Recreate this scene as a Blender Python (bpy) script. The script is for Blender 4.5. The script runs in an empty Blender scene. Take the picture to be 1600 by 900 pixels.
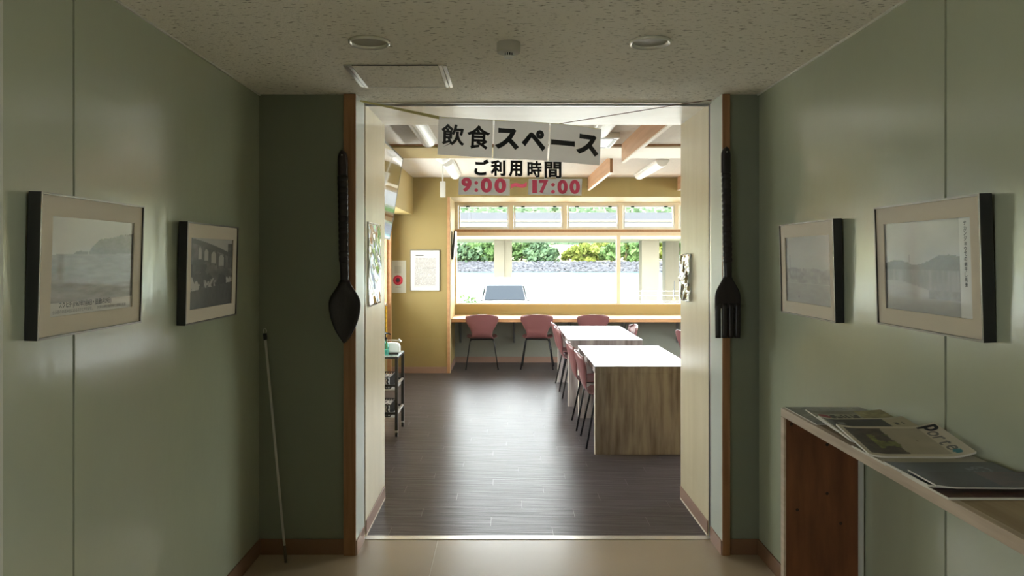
import bpy, bmesh, math, random
import numpy as np
from mathutils import Vector, Matrix
R = math.radians
rnd = random.Random(7)
SC = bpy.context.scene
COL = SC.collection

# ------------------------------------------------------------------ camera
F = 1155.0; CX = 790.0; CY = 402.0; H = 1.55
cam_d = bpy.data.cameras.new('camera'); cam = bpy.data.objects.new('camera', cam_d); COL.objects.link(cam)
cam_d.sensor_width = 36; cam_d.lens = F / 1600 * 36
cam_d.shift_x = (800 - CX) / 1600; cam_d.shift_y = -(450 - CY) / 1600
cam_d.clip_start = 0.02; cam_d.clip_end = 2000
cam.location = (0, 0, H); cam.rotation_euler = (R(90), 0, 0)
SC.camera = cam

# ------------------------------------------------------------------ sky, sun, exposure
world = bpy.data.worlds.new('sky'); SC.world = world; world.use_nodes = True
bg = world.node_tree.nodes['Background']
bg.inputs['Color'].default_value = (0.94, 0.965, 1.0, 1); bg.inputs['Strength'].default_value = 5.0
sun_d = bpy.data.lights.new('sun', 'SUN'); sun = bpy.data.objects.new('sun', sun_d); COL.objects.link(sun)
sun_d.energy = 2.0; sun_d.angle = R(0.6); sun_d.color = (1.0, 0.95, 0.85)
sun.rotation_euler = (R(38), 0, R(-25))
def portal(name, loc, rot, sx, sy):
    d = bpy.data.lights.new(name, 'AREA'); d.shape = 'RECTANGLE'; d.size = sx; d.size_y = sy
    d.cycles.is_portal = True
    o = bpy.data.objects.new(name, d); COL.objects.link(o); o.location = loc; o.rotation_euler = rot
portal('window_portal', (1.88, 11.02, 1.6), (R(-90), 0, 0), 5.3, 1.55)
portal('lobby_fill_portal_left', (-3.62, -1.8, 1.55), (0, R(-90), 0), 0.75, 1.8)  # both lobby portals serve unseen windows added for corridor fill
portal('lobby_fill_portal_right', (3.62, -1.8, 1.55), (0, R(90), 0), 0.75, 1.8)
portal('room_fill_portal', (4.72, 7.75, 1.55), (0, R(90), 0), 1.5, 3.5)  # serves the unseen window added on the right of the room
portal('side_window_portal', (-1.66, 7.6, 1.5), (0, R(-90), 0), 1.25, 4.1)
SC.view_settings.view_transform = 'Standard'; SC.view_settings.look = 'None'
SC.view_settings.gamma = 1.0; SC.view_settings.use_curve_mapping = False
SC.view_settings.exposure = 1.95
SC.cycles.max_bounces = 14; SC.cycles.diffuse_bounces = 8; SC.cycles.glossy_bounces = 6
SC.cycles.transparent_max_bounces = 24; SC.cycles.use_denoising = True
SC.cycles.caustics_reflective = True; SC.cycles.sample_clamp_indirect = 8.0

# ------------------------------------------------------------------ helpers
def lin(c):
    return tuple(((v / 255) / 12.92 if v / 255 <= 0.04045 else ((v / 255 + 0.055) / 1.055) ** 2.4) for v in c)

def M(name, c, r=0.5, metal=0.0, c2=None, stretch=(1, 1, 1), nscale=5.0, detail=4.0, bump=0.0, bstretch=None, bscale=None,
      lo=0.35, hi=0.65, spec=0.5, coat=0.0, emit=0.0, trans=0.0, objrand=0.0, rough2=None):
    m = bpy.data.materials.new(name); m.use_nodes = True
    nt = m.node_tree; N = nt.nodes; L = nt.links
    b = N['Principled BSDF']
    b.inputs['Base Color'].default_value = (*c, 1); b.inputs['Roughness'].default_value = r
    b.inputs['Metallic'].default_value = metal; b.inputs['Specular IOR Level'].default_value = spec
    b.inputs['Coat Weight'].default_value = coat; b.inputs['Coat Roughness'].default_value = 0.08
    b.inputs['Transmission Weight'].default_value = trans
    if emit: b.inputs['Emission Color'].default_value = (*c, 1); b.inputs['Emission Strength'].default_value = emit
    tc = N.new('ShaderNodeTexCoord')
    def noise(st, sc, det):
        mp = N.new('ShaderNodeMapping'); mp.inputs['Scale'].default_value = st
        L.new(tc.outputs['Object'], mp.inputs['Vector'])
        n = N.new('ShaderNodeTexNoise'); n.inputs['Scale'].default_value = sc; n.inputs['Detail'].default_value = det
        L.new(mp.outputs['Vector'], n.inputs['Vector']); return n
    if c2 is not None:
        n = noise(stretch, nscale, detail)
        ra = N.new('ShaderNodeValToRGB')
        ra.color_ramp.elements[0].position = lo; ra.color_ramp.elements[0].color = (*c, 1)
        ra.color_ramp.elements[1].position = hi; ra.color_ramp.elements[1].color = (*c2, 1)
        L.new(n.outputs['Fac'], ra.inputs['Fac'])
        src = ra.outputs['Color']
        if objrand:
            oi = N.new('ShaderNodeObjectInfo'); hs = N.new('ShaderNodeHueSaturation')
            mr = N.new('ShaderNodeMapRange'); mr.inputs['To Min'].default_value = 1 - objrand; mr.inputs['To Max'].default_value = 1 + objrand
            L.new(oi.outputs['Random'], mr.inputs['Value']); L.new(mr.outputs['Result'], hs.inputs['Value'])
            L.new(src, hs.inputs['Color']); src = hs.outputs['Color']
        L.new(src, b.inputs['Base Color'])
    if rough2 is not None:
        n2 = noise(bstretch or stretch, (bscale or nscale), detail)
        mr = N.new('ShaderNodeMapRange'); mr.inputs['From Min'].default_value = 0.3; mr.inputs['From Max'].default_value = 0.7
        mr.inputs['To Min'].default_value = r; mr.inputs['To Max'].default_value = rough2
        L.new(n2.outputs['Fac'], mr.inputs['Value']); L.new(mr.outputs['Result'], b.inputs['Roughness'])
    if bump:
        n3 = noise(bstretch or stretch, bscale or nscale, detail)
        bp = N.new('ShaderNodeBump'); bp.inputs['Strength'].default_value = bump; bp.inputs['Distance'].default_value = 0.01
        L.new(n3.outputs['Fac'], bp.inputs['Height']); L.new(bp.outputs['Normal'], b.inputs['Normal'])
    return m

def glass_mat(name, tint=(0.96, 0.98, 0.97), base=0.04, gloss_rough=0.0):
    m = bpy.data.materials.new(name); m.use_nodes = True; nt = m.node_tree; N = nt.nodes; L = nt.links
    for n in list(N):
        if n.type == 'BSDF_PRINCIPLED': N.remove(n)
    out = [n for n in N if n.type == 'OUTPUT_MATERIAL'][0]
    t = N.new('ShaderNodeBsdfTransparent'); t.inputs['Color'].default_value = (*tint, 1)
    g = N.new('ShaderNodeBsdfGlossy'); g.inputs['Roughness'].default_value = gloss_rough
    lw = N.new('ShaderNodeLayerWeight'); lw.inputs['Blend'].default_value = 0.5
    p = N.new('ShaderNodeMath'); p.operation = 'POWER'; p.inputs[1].default_value = 5
    a = N.new('ShaderNodeMath'); a.operation = 'MULTIPLY_ADD'; a.inputs[1].default_value = 0.9; a.inputs[2].default_value = base
    mx = N.new('ShaderNodeMixShader')
    L.new(lw.outputs['Facing'], p.inputs[0]); L.new(p.outputs[0], a.inputs[0]); L.new(a.outputs[0], mx.inputs['Fac'])
    L.new(t.outputs[0], mx.inputs[1]); L.new(g.outputs[0], mx.inputs[2]); L.new(mx.outputs[0], out.inputs['Surface'])
    return m

def print_mat(name, rough=0.45, coat=0.0):
    m = bpy.data.materials.new(name); m.use_nodes = True; nt = m.node_tree
    b = nt.nodes['Principled BSDF']; b.inputs['Roughness'].default_value = rough; b.inputs['Coat Weight'].default_value = coat
    a = nt.nodes.new('ShaderNodeAttribute'); a.attribute_name = 'ink'
    nt.links.new(a.outputs['Color'], b.inputs['Base Color']); return m

def translucent_paper(name, c, f=0.55):
    m = bpy.data.materials.new(name); m.use_nodes = True; nt = m.node_tree; b = nt.nodes['Principled BSDF']
    b.inputs['Base Color'].default_value = (*c, 1); b.inputs['Roughness'].default_value = 0.6
    t = nt.nodes.new('ShaderNodeBsdfTranslucent'); t.inputs['Color'].default_value = (*c, 1); x = nt.nodes.new('ShaderNodeMixShader'); x.inputs[0].default_value = f
    out = [n for n in nt.nodes if n.type == 'OUTPUT_MATERIAL'][0]
    nt.links.new(b.outputs[0], x.inputs[1]); nt.links.new(t.outputs[0], x.inputs[2]); nt.links.new(x.outputs[0], out.inputs['Surface']); return m

class MB:
    def __init__(s): s.v = []; s.f = []
    def add(s, vs, fs):
        k = len(s.v); s.v += [tuple(p) for p in vs]; s.f += [tuple(i + k for i in f) for f in fs]; return s
    def box(s, x0, x1, y0, y1, z0, z1):
        v = [(x0, y0, z0), (x1, y0, z0), (x1, y1, z0), (x0, y1, z0), (x0, y0, z1), (x1, y0, z1), (x1, y1, z1), (x0, y1, z1)]
        return s.add(v, [(0, 3, 2, 1), (4, 5, 6, 7), (0, 1, 5, 4), (1, 2, 6, 5), (2, 3, 7, 6), (3, 0, 4, 7)])
    def hexa(s, v):
        return s.add(v, [(0, 3, 2, 1), (4, 5, 6, 7), (0, 1, 5, 4), (1, 2, 6, 5), (2, 3, 7, 6), (3, 0, 4, 7)])
    def prism(s, poly, axis, a0, a1):
        # poly: list of 2D; axis: extrude axis 'x','y','z'
        n = len(poly)
        def P(p, a): return {'x': (a, p[0], p[1]), 'y': (p[0], a, p[1]), 'z': (p[0], p[1], a)}[axis]
        vs = [P(p, a0) for p in poly] + [P(p, a1) for p in poly]
        fs = [tuple(range(n))[::-1], tuple(range(n, 2 * n))] + [(i, (i + 1) % n, n + (i + 1) % n, n + i) for i in range(n)]
        return s.add(vs, fs)
    def tube(s, pts, r, n=8, cap=True):
        pts = [Vector(p) for p in pts]; k = len(pts); rr = r if isinstance(r, (list, tuple)) else [r] * k
        rings = []; up = None
        for i, p in enumerate(pts):
            t = (pts[min(i + 1, k - 1)] - pts[max(i - 1, 0)]).normalized()
            if up is None:
                up = Vector((0, 0, 1)) if abs(t.z) < 0.9 else Vector((1, 0, 0))
            a = t.cross(up).normalized(); up = a.cross(t).normalized()
            rings.append([p + (a * math.cos(2 * math.pi * j / n) + up * math.sin(2 * math.pi * j / n)) * rr[i] for j in range(n)])
        vs = [q for g in rings for q in g]
        fs = [(i * n + j, i * n + (j + 1) % n, (i + 1) * n + (j + 1) % n, (i + 1) * n + j) for i in range(k - 1) for j in range(n)]
        if cap: fs += [tuple(range(n))[::-1], tuple((k - 1) * n + j for j in range(n))]
        return s.add(vs, fs)
    def lathe(s, prof, n=24, c=(0, 0, 0), cap=True):
        vs = [(c[0] + r * math.cos(2 * math.pi * j / n), c[1] + r * math.sin(2 * math.pi * j / n), c[2] + z) for r, z in prof for j in range(n)]
        k = len(prof)
        fs = [(i * n + j, i * n + (j + 1) % n, (i + 1) * n + (j + 1) % n, (i + 1) * n + j) for i in range(k - 1) for j in range(n)]
        if cap: fs += [tuple(range(n))[::-1], tuple((k - 1) * n + j for j in range(n))]
        return s.add(vs, fs)
    def grid(s, fn, nu, nv):
        vs = [fn(i / nu, j / nv) for j in range(nv + 1) for i in range(nu + 1)]
        w = nu + 1
        return s.add(vs, [(j * w + i, j * w + i + 1, (j + 1) * w + i + 1, (j + 1) * w + i) for j in range(nv) for i in range(nu)])
    def mesh(s, name):
        me = bpy.data.meshes.new(name); me.from_pydata(s.v, [], s.f); me.update()
        bm = bmesh.new(); bm.from_mesh(me); bmesh.ops.recalc_face_normals(bm, faces=bm.faces); bm.to_mesh(me); bm.free()
        return me
    def build(s, name, mat, parent=None, smooth=False, bevel=0.0, solid=0.0, subd=0, seg=2):
        return link(name, s.mesh(name), mat, parent, smooth, bevel, solid, subd, seg)

def link(name, me, mat, parent=None, smooth=False, bevel=0.0, solid=0.0, subd=0, seg=2):
    o = bpy.data.objects.new(name, me); COL.objects.link(o)
    if mat is not None and not me.materials: me.materials.append(mat)
    if parent is not None: o.parent = parent
    if smooth:
        for p in me.polygons: p.use_smooth = True
    if solid:
        k = o.modifiers.new('thick', 'SOLIDIFY'); k.thickness = solid; k.offset = 0
    if bevel:
        k = o.modifiers.new('bevel', 'BEVEL'); k.width = bevel; k.segments = seg; k.limit_method = 'ANGLE'; k.angle_limit = R(40)
    if subd:
        k = o.modifiers.new('sub', 'SUBSURF'); k.levels = subd; k.render_levels = subd
    return o

def tag(o, label, cat=None, group=None, kind=None):
    o['label'] = label
    if cat: o['category'] = cat
    if group: o['group'] = group
    if kind: o['kind'] = kind
    return o
def struct(o, label):
    o['kind'] = 'structure'; o['label'] = label; return o
def empty(name, loc=(0, 0, 0), rot=(0, 0, 0)):
    o = bpy.data.objects.new(name, None); COL.objects.link(o); o.location = loc; o.rotation_euler = rot; o.empty_display_size = 0.05
    return o
def copy_tree(o, parent=None):
    c = o.copy(); COL.objects.link(c); c.parent = parent
    for ch in list(o.children): copy_tree(ch, c)
    return c

def text_mesh(s, name, w=None, h=None, bold=0.0, depth=0.0006, spacing=1.0, align_mid=True):
    """flat lettering, centred at the origin in the x,z plane, facing -y"""
    cu = bpy.data.curves.new(name, 'FONT'); cu.body = s; cu.size = 1; cu.bevel_depth = bold; cu.bevel_resolution = 0; cu.extrude = 0.0
    cu.space_character = spacing; cu.resolution_u = 6
    o = bpy.data.objects.new(name + '_tmp', cu); COL.objects.link(o)
    dg = bpy.context.evaluated_depsgraph_get(); dg.update()
    me = bpy.data.meshes.new_from_object(o.evaluated_get(dg)); me.name = name
    bpy.data.objects.remove(o); bpy.data.curves.remove(cu)
    me.materials.clear()
    bm = bmesh.new(); bm.from_mesh(me); bm.normal_update()
    bmesh.ops.delete(bm, geom=[f for f in bm.faces if f.normal.z < 0.02], context='FACES'); bm.to_mesh(me); bm.free()
    n = len(me.vertices); co = np.empty(n * 3); me.vertices.foreach_get('co', co); co = co.reshape(-1, 3)
    mn, mx = co.min(0), co.max(0); c = (mn + mx) / 2; e = np.maximum(mx - mn, 1e-6)
    sx = (w / e[0]) if w else None; sy = (h / e[1]) if h else None
    sx = sx or sy; sy = sy or sx
    out = np.zeros_like(co); out[:, 0] = (co[:, 0] - c[0]) * sx; out[:, 2] = (co[:, 1] - c[1]) * sy
    me.vertices.foreach_set('co', out.ravel()); me.update()
    return me

def vnoise(x, y, seed=0):
    xi = np.floor(x).astype(np.int64); yi = np.floor(y).astype(np.int64); fx = x - xi; fy = y - yi
    def hsh(a, b):
        k = (a * 374761393 + b * 668265263 + seed * 974711) & 0x7fffffff
        k = (k ^ (k >> 13)) * 1274126177 & 0x7fffffff
        return ((k ^ (k >> 16)) & 0xffff) / 65535.0
    fx = fx * fx * (3 - 2 * fx); fy = fy * fy * (3 - 2 * fy)
    a = hsh(xi, yi) * (1 - fx) + hsh(xi + 1, yi) * fx; b = hsh(xi, yi + 1) * (1 - fx) + hsh(xi + 1, yi + 1) * fx
    return a * (1 - fy) + b * fy
def fbm(x, y, seed=0, oc=4):
    t = 0; a = 0.5
    for k in range(oc): t = t + a * vnoise(x * 2 ** k, y * 2 ** k, seed + k); a *= 0.5
    return t / (1 - 0.5 ** oc)

def print_sheet(name, mat, parent, fn, nu, nv, pos):
    """printed surface: pos(U,V)->xyz arrays, fn(U,V)->sRGB 0..1 array (...,3)"""
    u, v = np.meshgrid(np.linspace(0, 1, nu + 1), np.linspace(0, 1, nv + 1))
    u = u.ravel(); v = v.ravel(); X, Y, Z = pos(u, v)
    me = bpy.data.meshes.new(name); w = nu + 1
    fs = [(j * w + i, j * w + i + 1, (j + 1) * w + i + 1, (j + 1) * w + i) for j in range(nv) for i in range(nu)]
    me.from_pydata(list(zip(X.tolist(), Y.tolist(), Z.tolist())), [], fs); me.update()
    c = np.clip(fn(u, v), 0, 1); c = np.where(c <= 0.04045, c / 12.92, ((c + 0.055) / 1.055) ** 2.4)
    at = me.color_attributes.new('ink', 'FLOAT_COLOR', 'POINT')
    buf = np.ones((len(u), 4)); buf[:, :3] = c; at.data.foreach_set('color', buf.ravel())
    for p in me.polygons: p.use_smooth = True
    return link(name, me, mat, parent)
def grey(g, tint=(1.0, 0.98, 0.94)): return np.stack([g * tint[0], g * tint[1], g * tint[2]], -1)
def wp(px, py, D): return ((px - CX) * D / F, D, H - (py - CY) * D / F)

# ------------------------------------------------------------------ materials
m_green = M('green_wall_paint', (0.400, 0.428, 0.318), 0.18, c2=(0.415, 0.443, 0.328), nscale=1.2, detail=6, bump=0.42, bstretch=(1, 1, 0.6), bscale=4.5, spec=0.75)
m_greenshade = M('green_paint_with_shade', (0.205, 0.225, 0.165), 0.5, c2=(0.22, 0.24, 0.178), nscale=2, bump=0.06, bscale=30)  # wall green darkened in the colour to carry the door wall's shade
m_groove = M('dark_groove', (0.05, 0.05, 0.04), 0.8)
def ceiling_mat(name, a, b):
    m = M(name, a, 0.9, spec=0.2); nt = m.node_tree; N = nt.nodes; L = nt.links; bs = N['Principled BSDF']
    tc = N.new('ShaderNodeTexCoord')
    def nz(st, sc, lo, hi):
        mp = N.new('ShaderNodeMapping'); mp.inputs['Scale'].default_value = st; L.new(tc.outputs['Object'], mp.inputs['Vector'])
        n = N.new('ShaderNodeTexNoise'); n.inputs['Scale'].default_value = sc; n.inputs['Detail'].default_value = 3
        L.new(mp.outputs['Vector'], n.inputs['Vector'])
        r = N.new('ShaderNodeMapRange'); r.inputs['From Min'].default_value = lo; r.inputs['From Max'].default_value = hi
        L.new(n.outputs['Fac'], r.inputs['Value']); return r
    n1 = nz((1, 2.6, 1), 38, 0.60, 0.68); n2 = nz((1, 1.5, 1), 90, 0.35, 0.7)
    mx = N.new('ShaderNodeMix'); mx.data_type = 'RGBA'; mx.inputs[6].default_value = (*a, 1); mx.inputs[7].default_value = (*b, 1)
    L.new(n1.outputs['Result'], mx.inputs['Factor']); L.new(mx.outputs[2], bs.inputs['Base Color'])
    ad = N.new('ShaderNodeMath'); ad.operation = 'MULTIPLY_ADD'; ad.inputs[1].default_value = -2.2
    L.new(n1.outputs['Result'], ad.inputs[0]); L.new(n2.outputs['Result'], ad.inputs[2])
    bp = N.new('ShaderNodeBump'); bp.inputs['Strength'].default_value = 0.55; bp.inputs['Distance'].default_value = 0.004
    L.new(ad.outputs[0], bp.inputs['Height']); L.new(bp.outputs['Normal'], bs.inputs['Normal'])
    return m
m_ceil = ceiling_mat('fissured_ceiling_board', (0.90, 0.85, 0.75), (0.38, 0.33, 0.26))
m_ceil2 = ceiling_mat('fissured_ceiling_board_room', (0.76, 0.71, 0.63), (0.60, 0.55, 0.48))
m_tan = M('tan_vinyl', (0.41, 0.325, 0.228), 0.285, c2=(0.45, 0.36, 0.255), nscale=1.5, detail=3, bump=0.04, bscale=4)
m_joint = M('pale_joint', (0.72, 0.66, 0.56), 0.4)
m_plank = M('dark_plank_vinyl', (0.046, 0.038, 0.043), 0.31, c2=(0.10, 0.085, 0.093), stretch=(1.2, 26, 1), nscale=3, detail=6, bump=0.55, bstretch=(0.8, 13, 1), bscale=3, objrand=0.10, spec=0.28)
_b = m_plank.node_tree.nodes['Principled BSDF']; _b.inputs['Anisotropic'].default_value = 0.75
_t = m_plank.node_tree.nodes.new('ShaderNodeCombineXYZ'); _t.inputs[1].default_value = 1.0; m_plank.node_tree.links.new(_t.outputs[0], _b.inputs['Tangent'])
m_plankjoint = M('plank_joint_bed', (0.30, 0.28, 0.27), 0.3)
m_brownbase = M('brown_vinyl_skirting', (0.20, 0.105, 0.055), 0.45)
m_casing = M('orange_brown_wood', (0.27, 0.125, 0.05), 0.4, c2=(0.36, 0.18, 0.08), stretch=(12, 12, 0.8), nscale=4)
m_skirt = M('rosy_brown_skirting', (0.33, 0.20, 0.15), 0.45)
m_cream = M('cream_liner', (0.66, 0.57, 0.385), 0.30, c2=(0.71, 0.62, 0.43), stretch=(6, 6, 1), nscale=2)
m_soff = M('pale_soffit', (0.78, 0.73, 0.63), 0.35, c2=(0.84, 0.79, 0.69), stretch=(1, 6, 1), nscale=2)
m_reveal = M('grey_green_reveal', (0.56, 0.60, 0.54), 0.35)
m_metal = M('aluminium', (0.72, 0.71, 0.68), 0.28, metal=0.9)
m_darkmetal = M('dark_metal', (0.03, 0.03, 0.03), 0.4, metal=0.4)
m_yellow = M('yellow_wall_paint', (0.315, 0.232, 0.080), 0.6, c2=(0.33, 0.245, 0.086), nscale=2)
m_beamcream = M('cream_beam_paint', (0.86, 0.80, 0.68), 0.6)
m_under = M('grey_green_wall_paint', (0.30, 0.31, 0.26), 0.55)
m_pinewood = M('orange_pine', (0.50, 0.255, 0.115), 0.42, c2=(0.58, 0.32, 0.155), stretch=(0.6, 10, 10), nscale=3)
m_ply = M('plywood_board', (0.50, 0.27, 0.14), 0.5, c2=(0.60, 0.35, 0.20), stretch=(8, 0.7, 8), nscale=2.5)
m_edge = M('pale_board_edge', (0.86, 0.78, 0.66), 0.5)
m_winframe = M('cream_window_frame', (0.70, 0.60, 0.42), 0.4)
m_sash = M('pale_sash_metal', (0.70, 0.68, 0.62), 0.35, metal=0.3)
m_glass = glass_mat('clear_glass'); m_doorglass = glass_mat('door_glass', (0.985, 0.99, 0.985), 0.018)
m_white = M('white_plastic', (0.80, 0.79, 0.75), 0.35)
m_black = M('black_frame', (0.018, 0.018, 0.018), 0.35)
m_pewter = M('pewter_frame_face', (0.20, 0.19, 0.17), 0.35, metal=0.6)
m_mat = M('beige_mount_board', (0.62, 0.54, 0.42), 0.55)
m_photo = print_mat('photo_print', 0.4, 0.12); m_cover = print_mat('magazine_cover', 0.42, 0.0); m_paperprint = print_mat('paper_print', 0.6)
m_ink = M('black_ink', (0.02, 0.022, 0.028), 0.5); m_inkgrey = M('grey_ink', (0.20, 0.19, 0.18), 0.6); m_inkred = translucent_paper('crimson_ink', (0.98, 0.17, 0.28), 0.85)
m_paper = M('white_paper', (0.76, 0.75, 0.73), 0.6); m_pages = M('paper_pages', (0.72, 0.69, 0.62), 0.7)
m_shelf = M('pale_shelf_timber', (0.46, 0.36, 0.27), 0.5, c2=(0.58, 0.47, 0.37), stretch=(10, 0.8, 10), nscale=4, detail=6, bump=0.05, bscale=10)
m_shelftop = M('worn_shelf_top', (0.30, 0.21, 0.12), 0.5, c2=(0.40, 0.30, 0.19), stretch=(8, 0.8, 8), nscale=3)
m_shelfend = M('red_brown_board', (0.115, 0.036, 0.012), 0.45, c2=(0.20, 0.070, 0.024), stretch=(7, 7, 1.2), nscale=3.2, detail=5)
m_carve = M('dark_carved_wood', (0.010, 0.006, 0.007), 0.32, c2=(0.018, 0.011, 0.012), stretch=(10, 10, 1), nscale=3, bump=0.08, bscale=20)
m_carvered = M('red_brown_carved_wood', (0.025, 0.010, 0.010), 0.32)
m_chair = M('rose_brown_shell', (0.185, 0.066, 0.066), 0.34, c2=(0.205, 0.076, 0.076), nscale=3, spec=0.6)
m_leg = M('black_leg_steel', (0.012, 0.013, 0.018), 0.3, metal=0.5)
m_tabletop = M('pale_marbled_laminate', (0.28, 0.285, 0.29), 0.24, c2=(0.40, 0.40, 0.405), nscale=5, detail=6, spec=0.6)
m_tableedge = M('grey_wood_laminate', (0.175, 0.137, 0.130), 0.42, c2=(0.44, 0.385, 0.37), stretch=(9, 9, 1.0), nscale=2.2, detail=7, lo=0.32, hi=0.62)
m_screen = M('glossy_black_screen', (0.008, 0.008, 0.009), 0.03, spec=0.9, coat=1.0)
m_yellowstrap = M('yellow_strap', (0.75, 0.45, 0.03), 0.5)
m_teal = glass_mat('teal_bottle_glass', (0.45, 0.80, 0.74), 0.08)
m_film = glass_mat('clear_film', (0.88, 0.88, 0.87), 0.10, 0.05)
m_filmsheet = glass_mat('glossy_film_sheet', (0.62, 0.62, 0.60), 0.35, 0.02)
m_pole = M('white_pole', (0.55, 0.53, 0.48), 0.35); m_string = M('yellow_tape', (0.72, 0.66, 0.30), 0.5); m_brownstring = M('brown_string', (0.20, 0.10, 0.07), 0.7)
m_basketpat = M('black_white_patterned_liner', (0.05, 0.05, 0.05), 0.6, c2=(0.75, 0.73, 0.70), nscale=60, lo=0.48, hi=0.52)

# ================================================================== SETTING
WL, WR, DW, CH = -1.286, 1.320, 3.858, 2.40        # corridor walls, door wall, ceiling height
OL, OR, D2 = -0.790, 1.138, 4.73                   # doorway opening, room side of the thick wall
RL, RR, RB, RW, RH = -1.54, 4.60, 9.89, 10.90, 2.62  # dining room

def panel_wall(name, x0, x1, face, cuts, label, g=0.010):
    w = MB().box(x0, x1, cuts[0], D2, 0, 2.62).build(name, m_groove); struct(w, label)
    for a, b in zip(cuts[:-1], cuts[1:]):
        q = (face - 0.008, face) if face < 0 else (face, face + 0.008)
        MB().box(q[0], q[1], a + g / 2, b - g / 2, 0.0, CH).build('wall_panel', m_green, w, bevel=0.0015)
    return w
panel_wall('wall_left', -1.45, WL - 0.008, WL, [1.2, 2.202, DW], 'satin green panelled corridor wall on the left')
panel_wall('wall_right', WR + 0.008, 1.50, WR, [0.3, 2.219, DW], 'satin green panelled corridor wall on the right')
struct(MB().box(-3.6, 3.6, -6.15, -6.0, 0, 2.62).build('wall_lobby_back', m_green), 'green wall at the back of the entrance lobby')
struct(MB().box(-3.6, -1.45, 1.2, 1.35, 0, 2.62).build('wall_lobby_left_return', m_green), 'green lobby wall left of the corridor')
struct(MB().box(1.50, 3.6, 0.3, 0.45, 0, 2.62).build('wall_lobby_right_return', m_green), 'green lobby wall right of the corridor')
for sx_, nm_, y1_ in ((-1, 'left', 1.35), (1, 'right', 0.45)):
    xx = sorted((sx_ * 3.6, sx_ * 3.75)); b_ = MB()
    b_.box(*xx, -6.15, -2.7, 0, 2.62).box(*xx, -0.9, y1_, 0, 2.62).box(*xx, -2.7, -0.9, 0, 1.175).box(*xx, -2.7, -0.9, 1.925, 2.62)
    struct(b_.build('wall_lobby_' + nm_, m_green), 'lobby side wall with an added fill window, ' + nm_)
    xg = sorted((sx_ * 3.66, sx_ * 3.666)); struct(MB().box(*xg, -2.7, -0.9, 1.175, 1.925).build('fill_window_left' if sx_ < 0 else 'fill_window_right', m_glass), 'added lobby fill window, ' + nm_)  # added behind the camera to let fill light into the corridor
struct(MB().box(-3.6, 3.6, -6.0, 1.2, CH, CH + 0.2).build('ceiling_lobby', m_ceil), 'speckled lobby ceiling')
struct(MB().box(-3.75, 3.75, -6.15, 1.35, -0.12, -0.0035).build('floor_lobby', M('pale_bounce_floor', (0.74, 0.69, 0.60), 0.5)), 'unseen lobby floor made pale to bounce light up')  # unseen floor, made pale to throw light up at the ceiling
struct(MB().box(WL, WR, 1.2, DW, CH, CH + 0.2).build('ceiling', m_ceil), 'speckled fissured corridor ceiling')
struct(MB().box(WL - 0.0005, WL + 0.004, 1.2, 1.886, 0, CH).build('trim_1', M('pale_door_frame', (0.55, 0.55, 0.47), 0.4)), 'pale frame edge at the near end of the left wall')
tw = M('white_cove_trim', (0.70, 0.68, 0.60), 0.4)
struct(MB().box(WL, WL + 0.007, 1.2, DW, CH - 0.007, CH).build('trim_2', tw), 'thin white ceiling trim along the left wall')
struct(MB().box(WR - 0.007, WR, 1.2, DW, CH - 0.007, CH).build('trim_3', tw), 'thin white ceiling trim along the right wall')
# door wall: two thick blocks, lintel
struct(MB().box(-1.9, OL, DW, D2, 0, 2.62).build('wall_door_left', m_greenshade), 'green wall left of the doorway, shade painted in')
struct(MB().box(OR, 4.9, DW, D2, 0, 2.62).build('wall_door_right', m_greenshade), 'green wall right of the doorway, shade painted in')
struct(MB().box(OL, OR, DW, D2, 2.412, 2.62).build('wall_lintel', m_soff), 'wall over the doorway')
struct(MB().box(-1.54, OL, D2, D2 + 0.01, 0, 2.62).build('wall_room_front_left', m_yellow), 'yellow room side of the door wall on the left')
struct(MB().box(OR, RR, D2, D2 + 0.01, 0, 2.62).build('wall_room_front_right', m_yellow), 'yellow room side of the door wall on the right')
# jamb liners
for side, xa, xb, nm in ((-1, OL, OL + 0.012, 'left'), (1, OR - 0.012, OR, 'right')):
    j = MB().box(xa, xb, 4.105, D2 + 0.015, 0, 2.40).build('trim_jamb_' + nm, m_cream); struct(j, 'cream deep door jamb on the %s' % nm)
    sx = (xb, xb + 0.006) if side < 0 else (xa - 0.006, xa)
    MB().box(sx[0], sx[1], 4.11, D2 + 0.015, 0.012, 0.085).build('skirting', m_skirt, j, bevel=0.002)
    MB().box(sx[0], sx[1], 4.11, D2 + 0.015, 0.0, 0.012).build('skirting_edge_strip', m_edge, j)
    MB().box(xa, xb, D2 + 0.0155, D2 + 0.021, 0, 2.40).build('edge_strip', m_edge, j)
    k = MB().box(xa, xb, DW - 0.012, 4.055, 0, 2.40).build('trim_reveal_' + nm, m_reveal); struct(k, 'pale grey green door reveal on the %s' % nm)
    MB().box(sx[0], sx[1], DW - 0.012, 4.05, 0, 0.075).build('skirting', m_skirt, k)
    MB().box(xa + 0.001, xb - 0.001, 4.055, 4.075, 0, 2.40).build('guide_channel', m_metal, k)
    MB().box(xa + 0.0015, xb - 0.006 if side < 0 else xb - 0.0015, 4.075, 4.105, 0, 2.40).build('slot', m_darkmetal, k)
    # casing
    cx0, cx1 = ((-0.842, -0.7785) if side < 0 else (1.1265, 1.166))
    c = MB().box(cx0, cx1, DW - 0.022, DW - 0.0005 if side < 0 else DW - 0.0005, 0, 2.398).build('trim_casing_' + nm, m_casing, bevel=0.002); struct(c, 'orange brown wooden door casing on the %s' % nm)
s = MB().box(OL, OR, 4.115, D2 + 0.015, 2.40, 2.411).build('trim_soffit', m_soff); struct(s, 'pale soffit over the doorway')
s2 = MB().box(OL, OR, DW, 4.05, 2.40, 2.411).build('trim_soffit_front', m_ceil); struct(s2, 'front soffit over the doorway')
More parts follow.
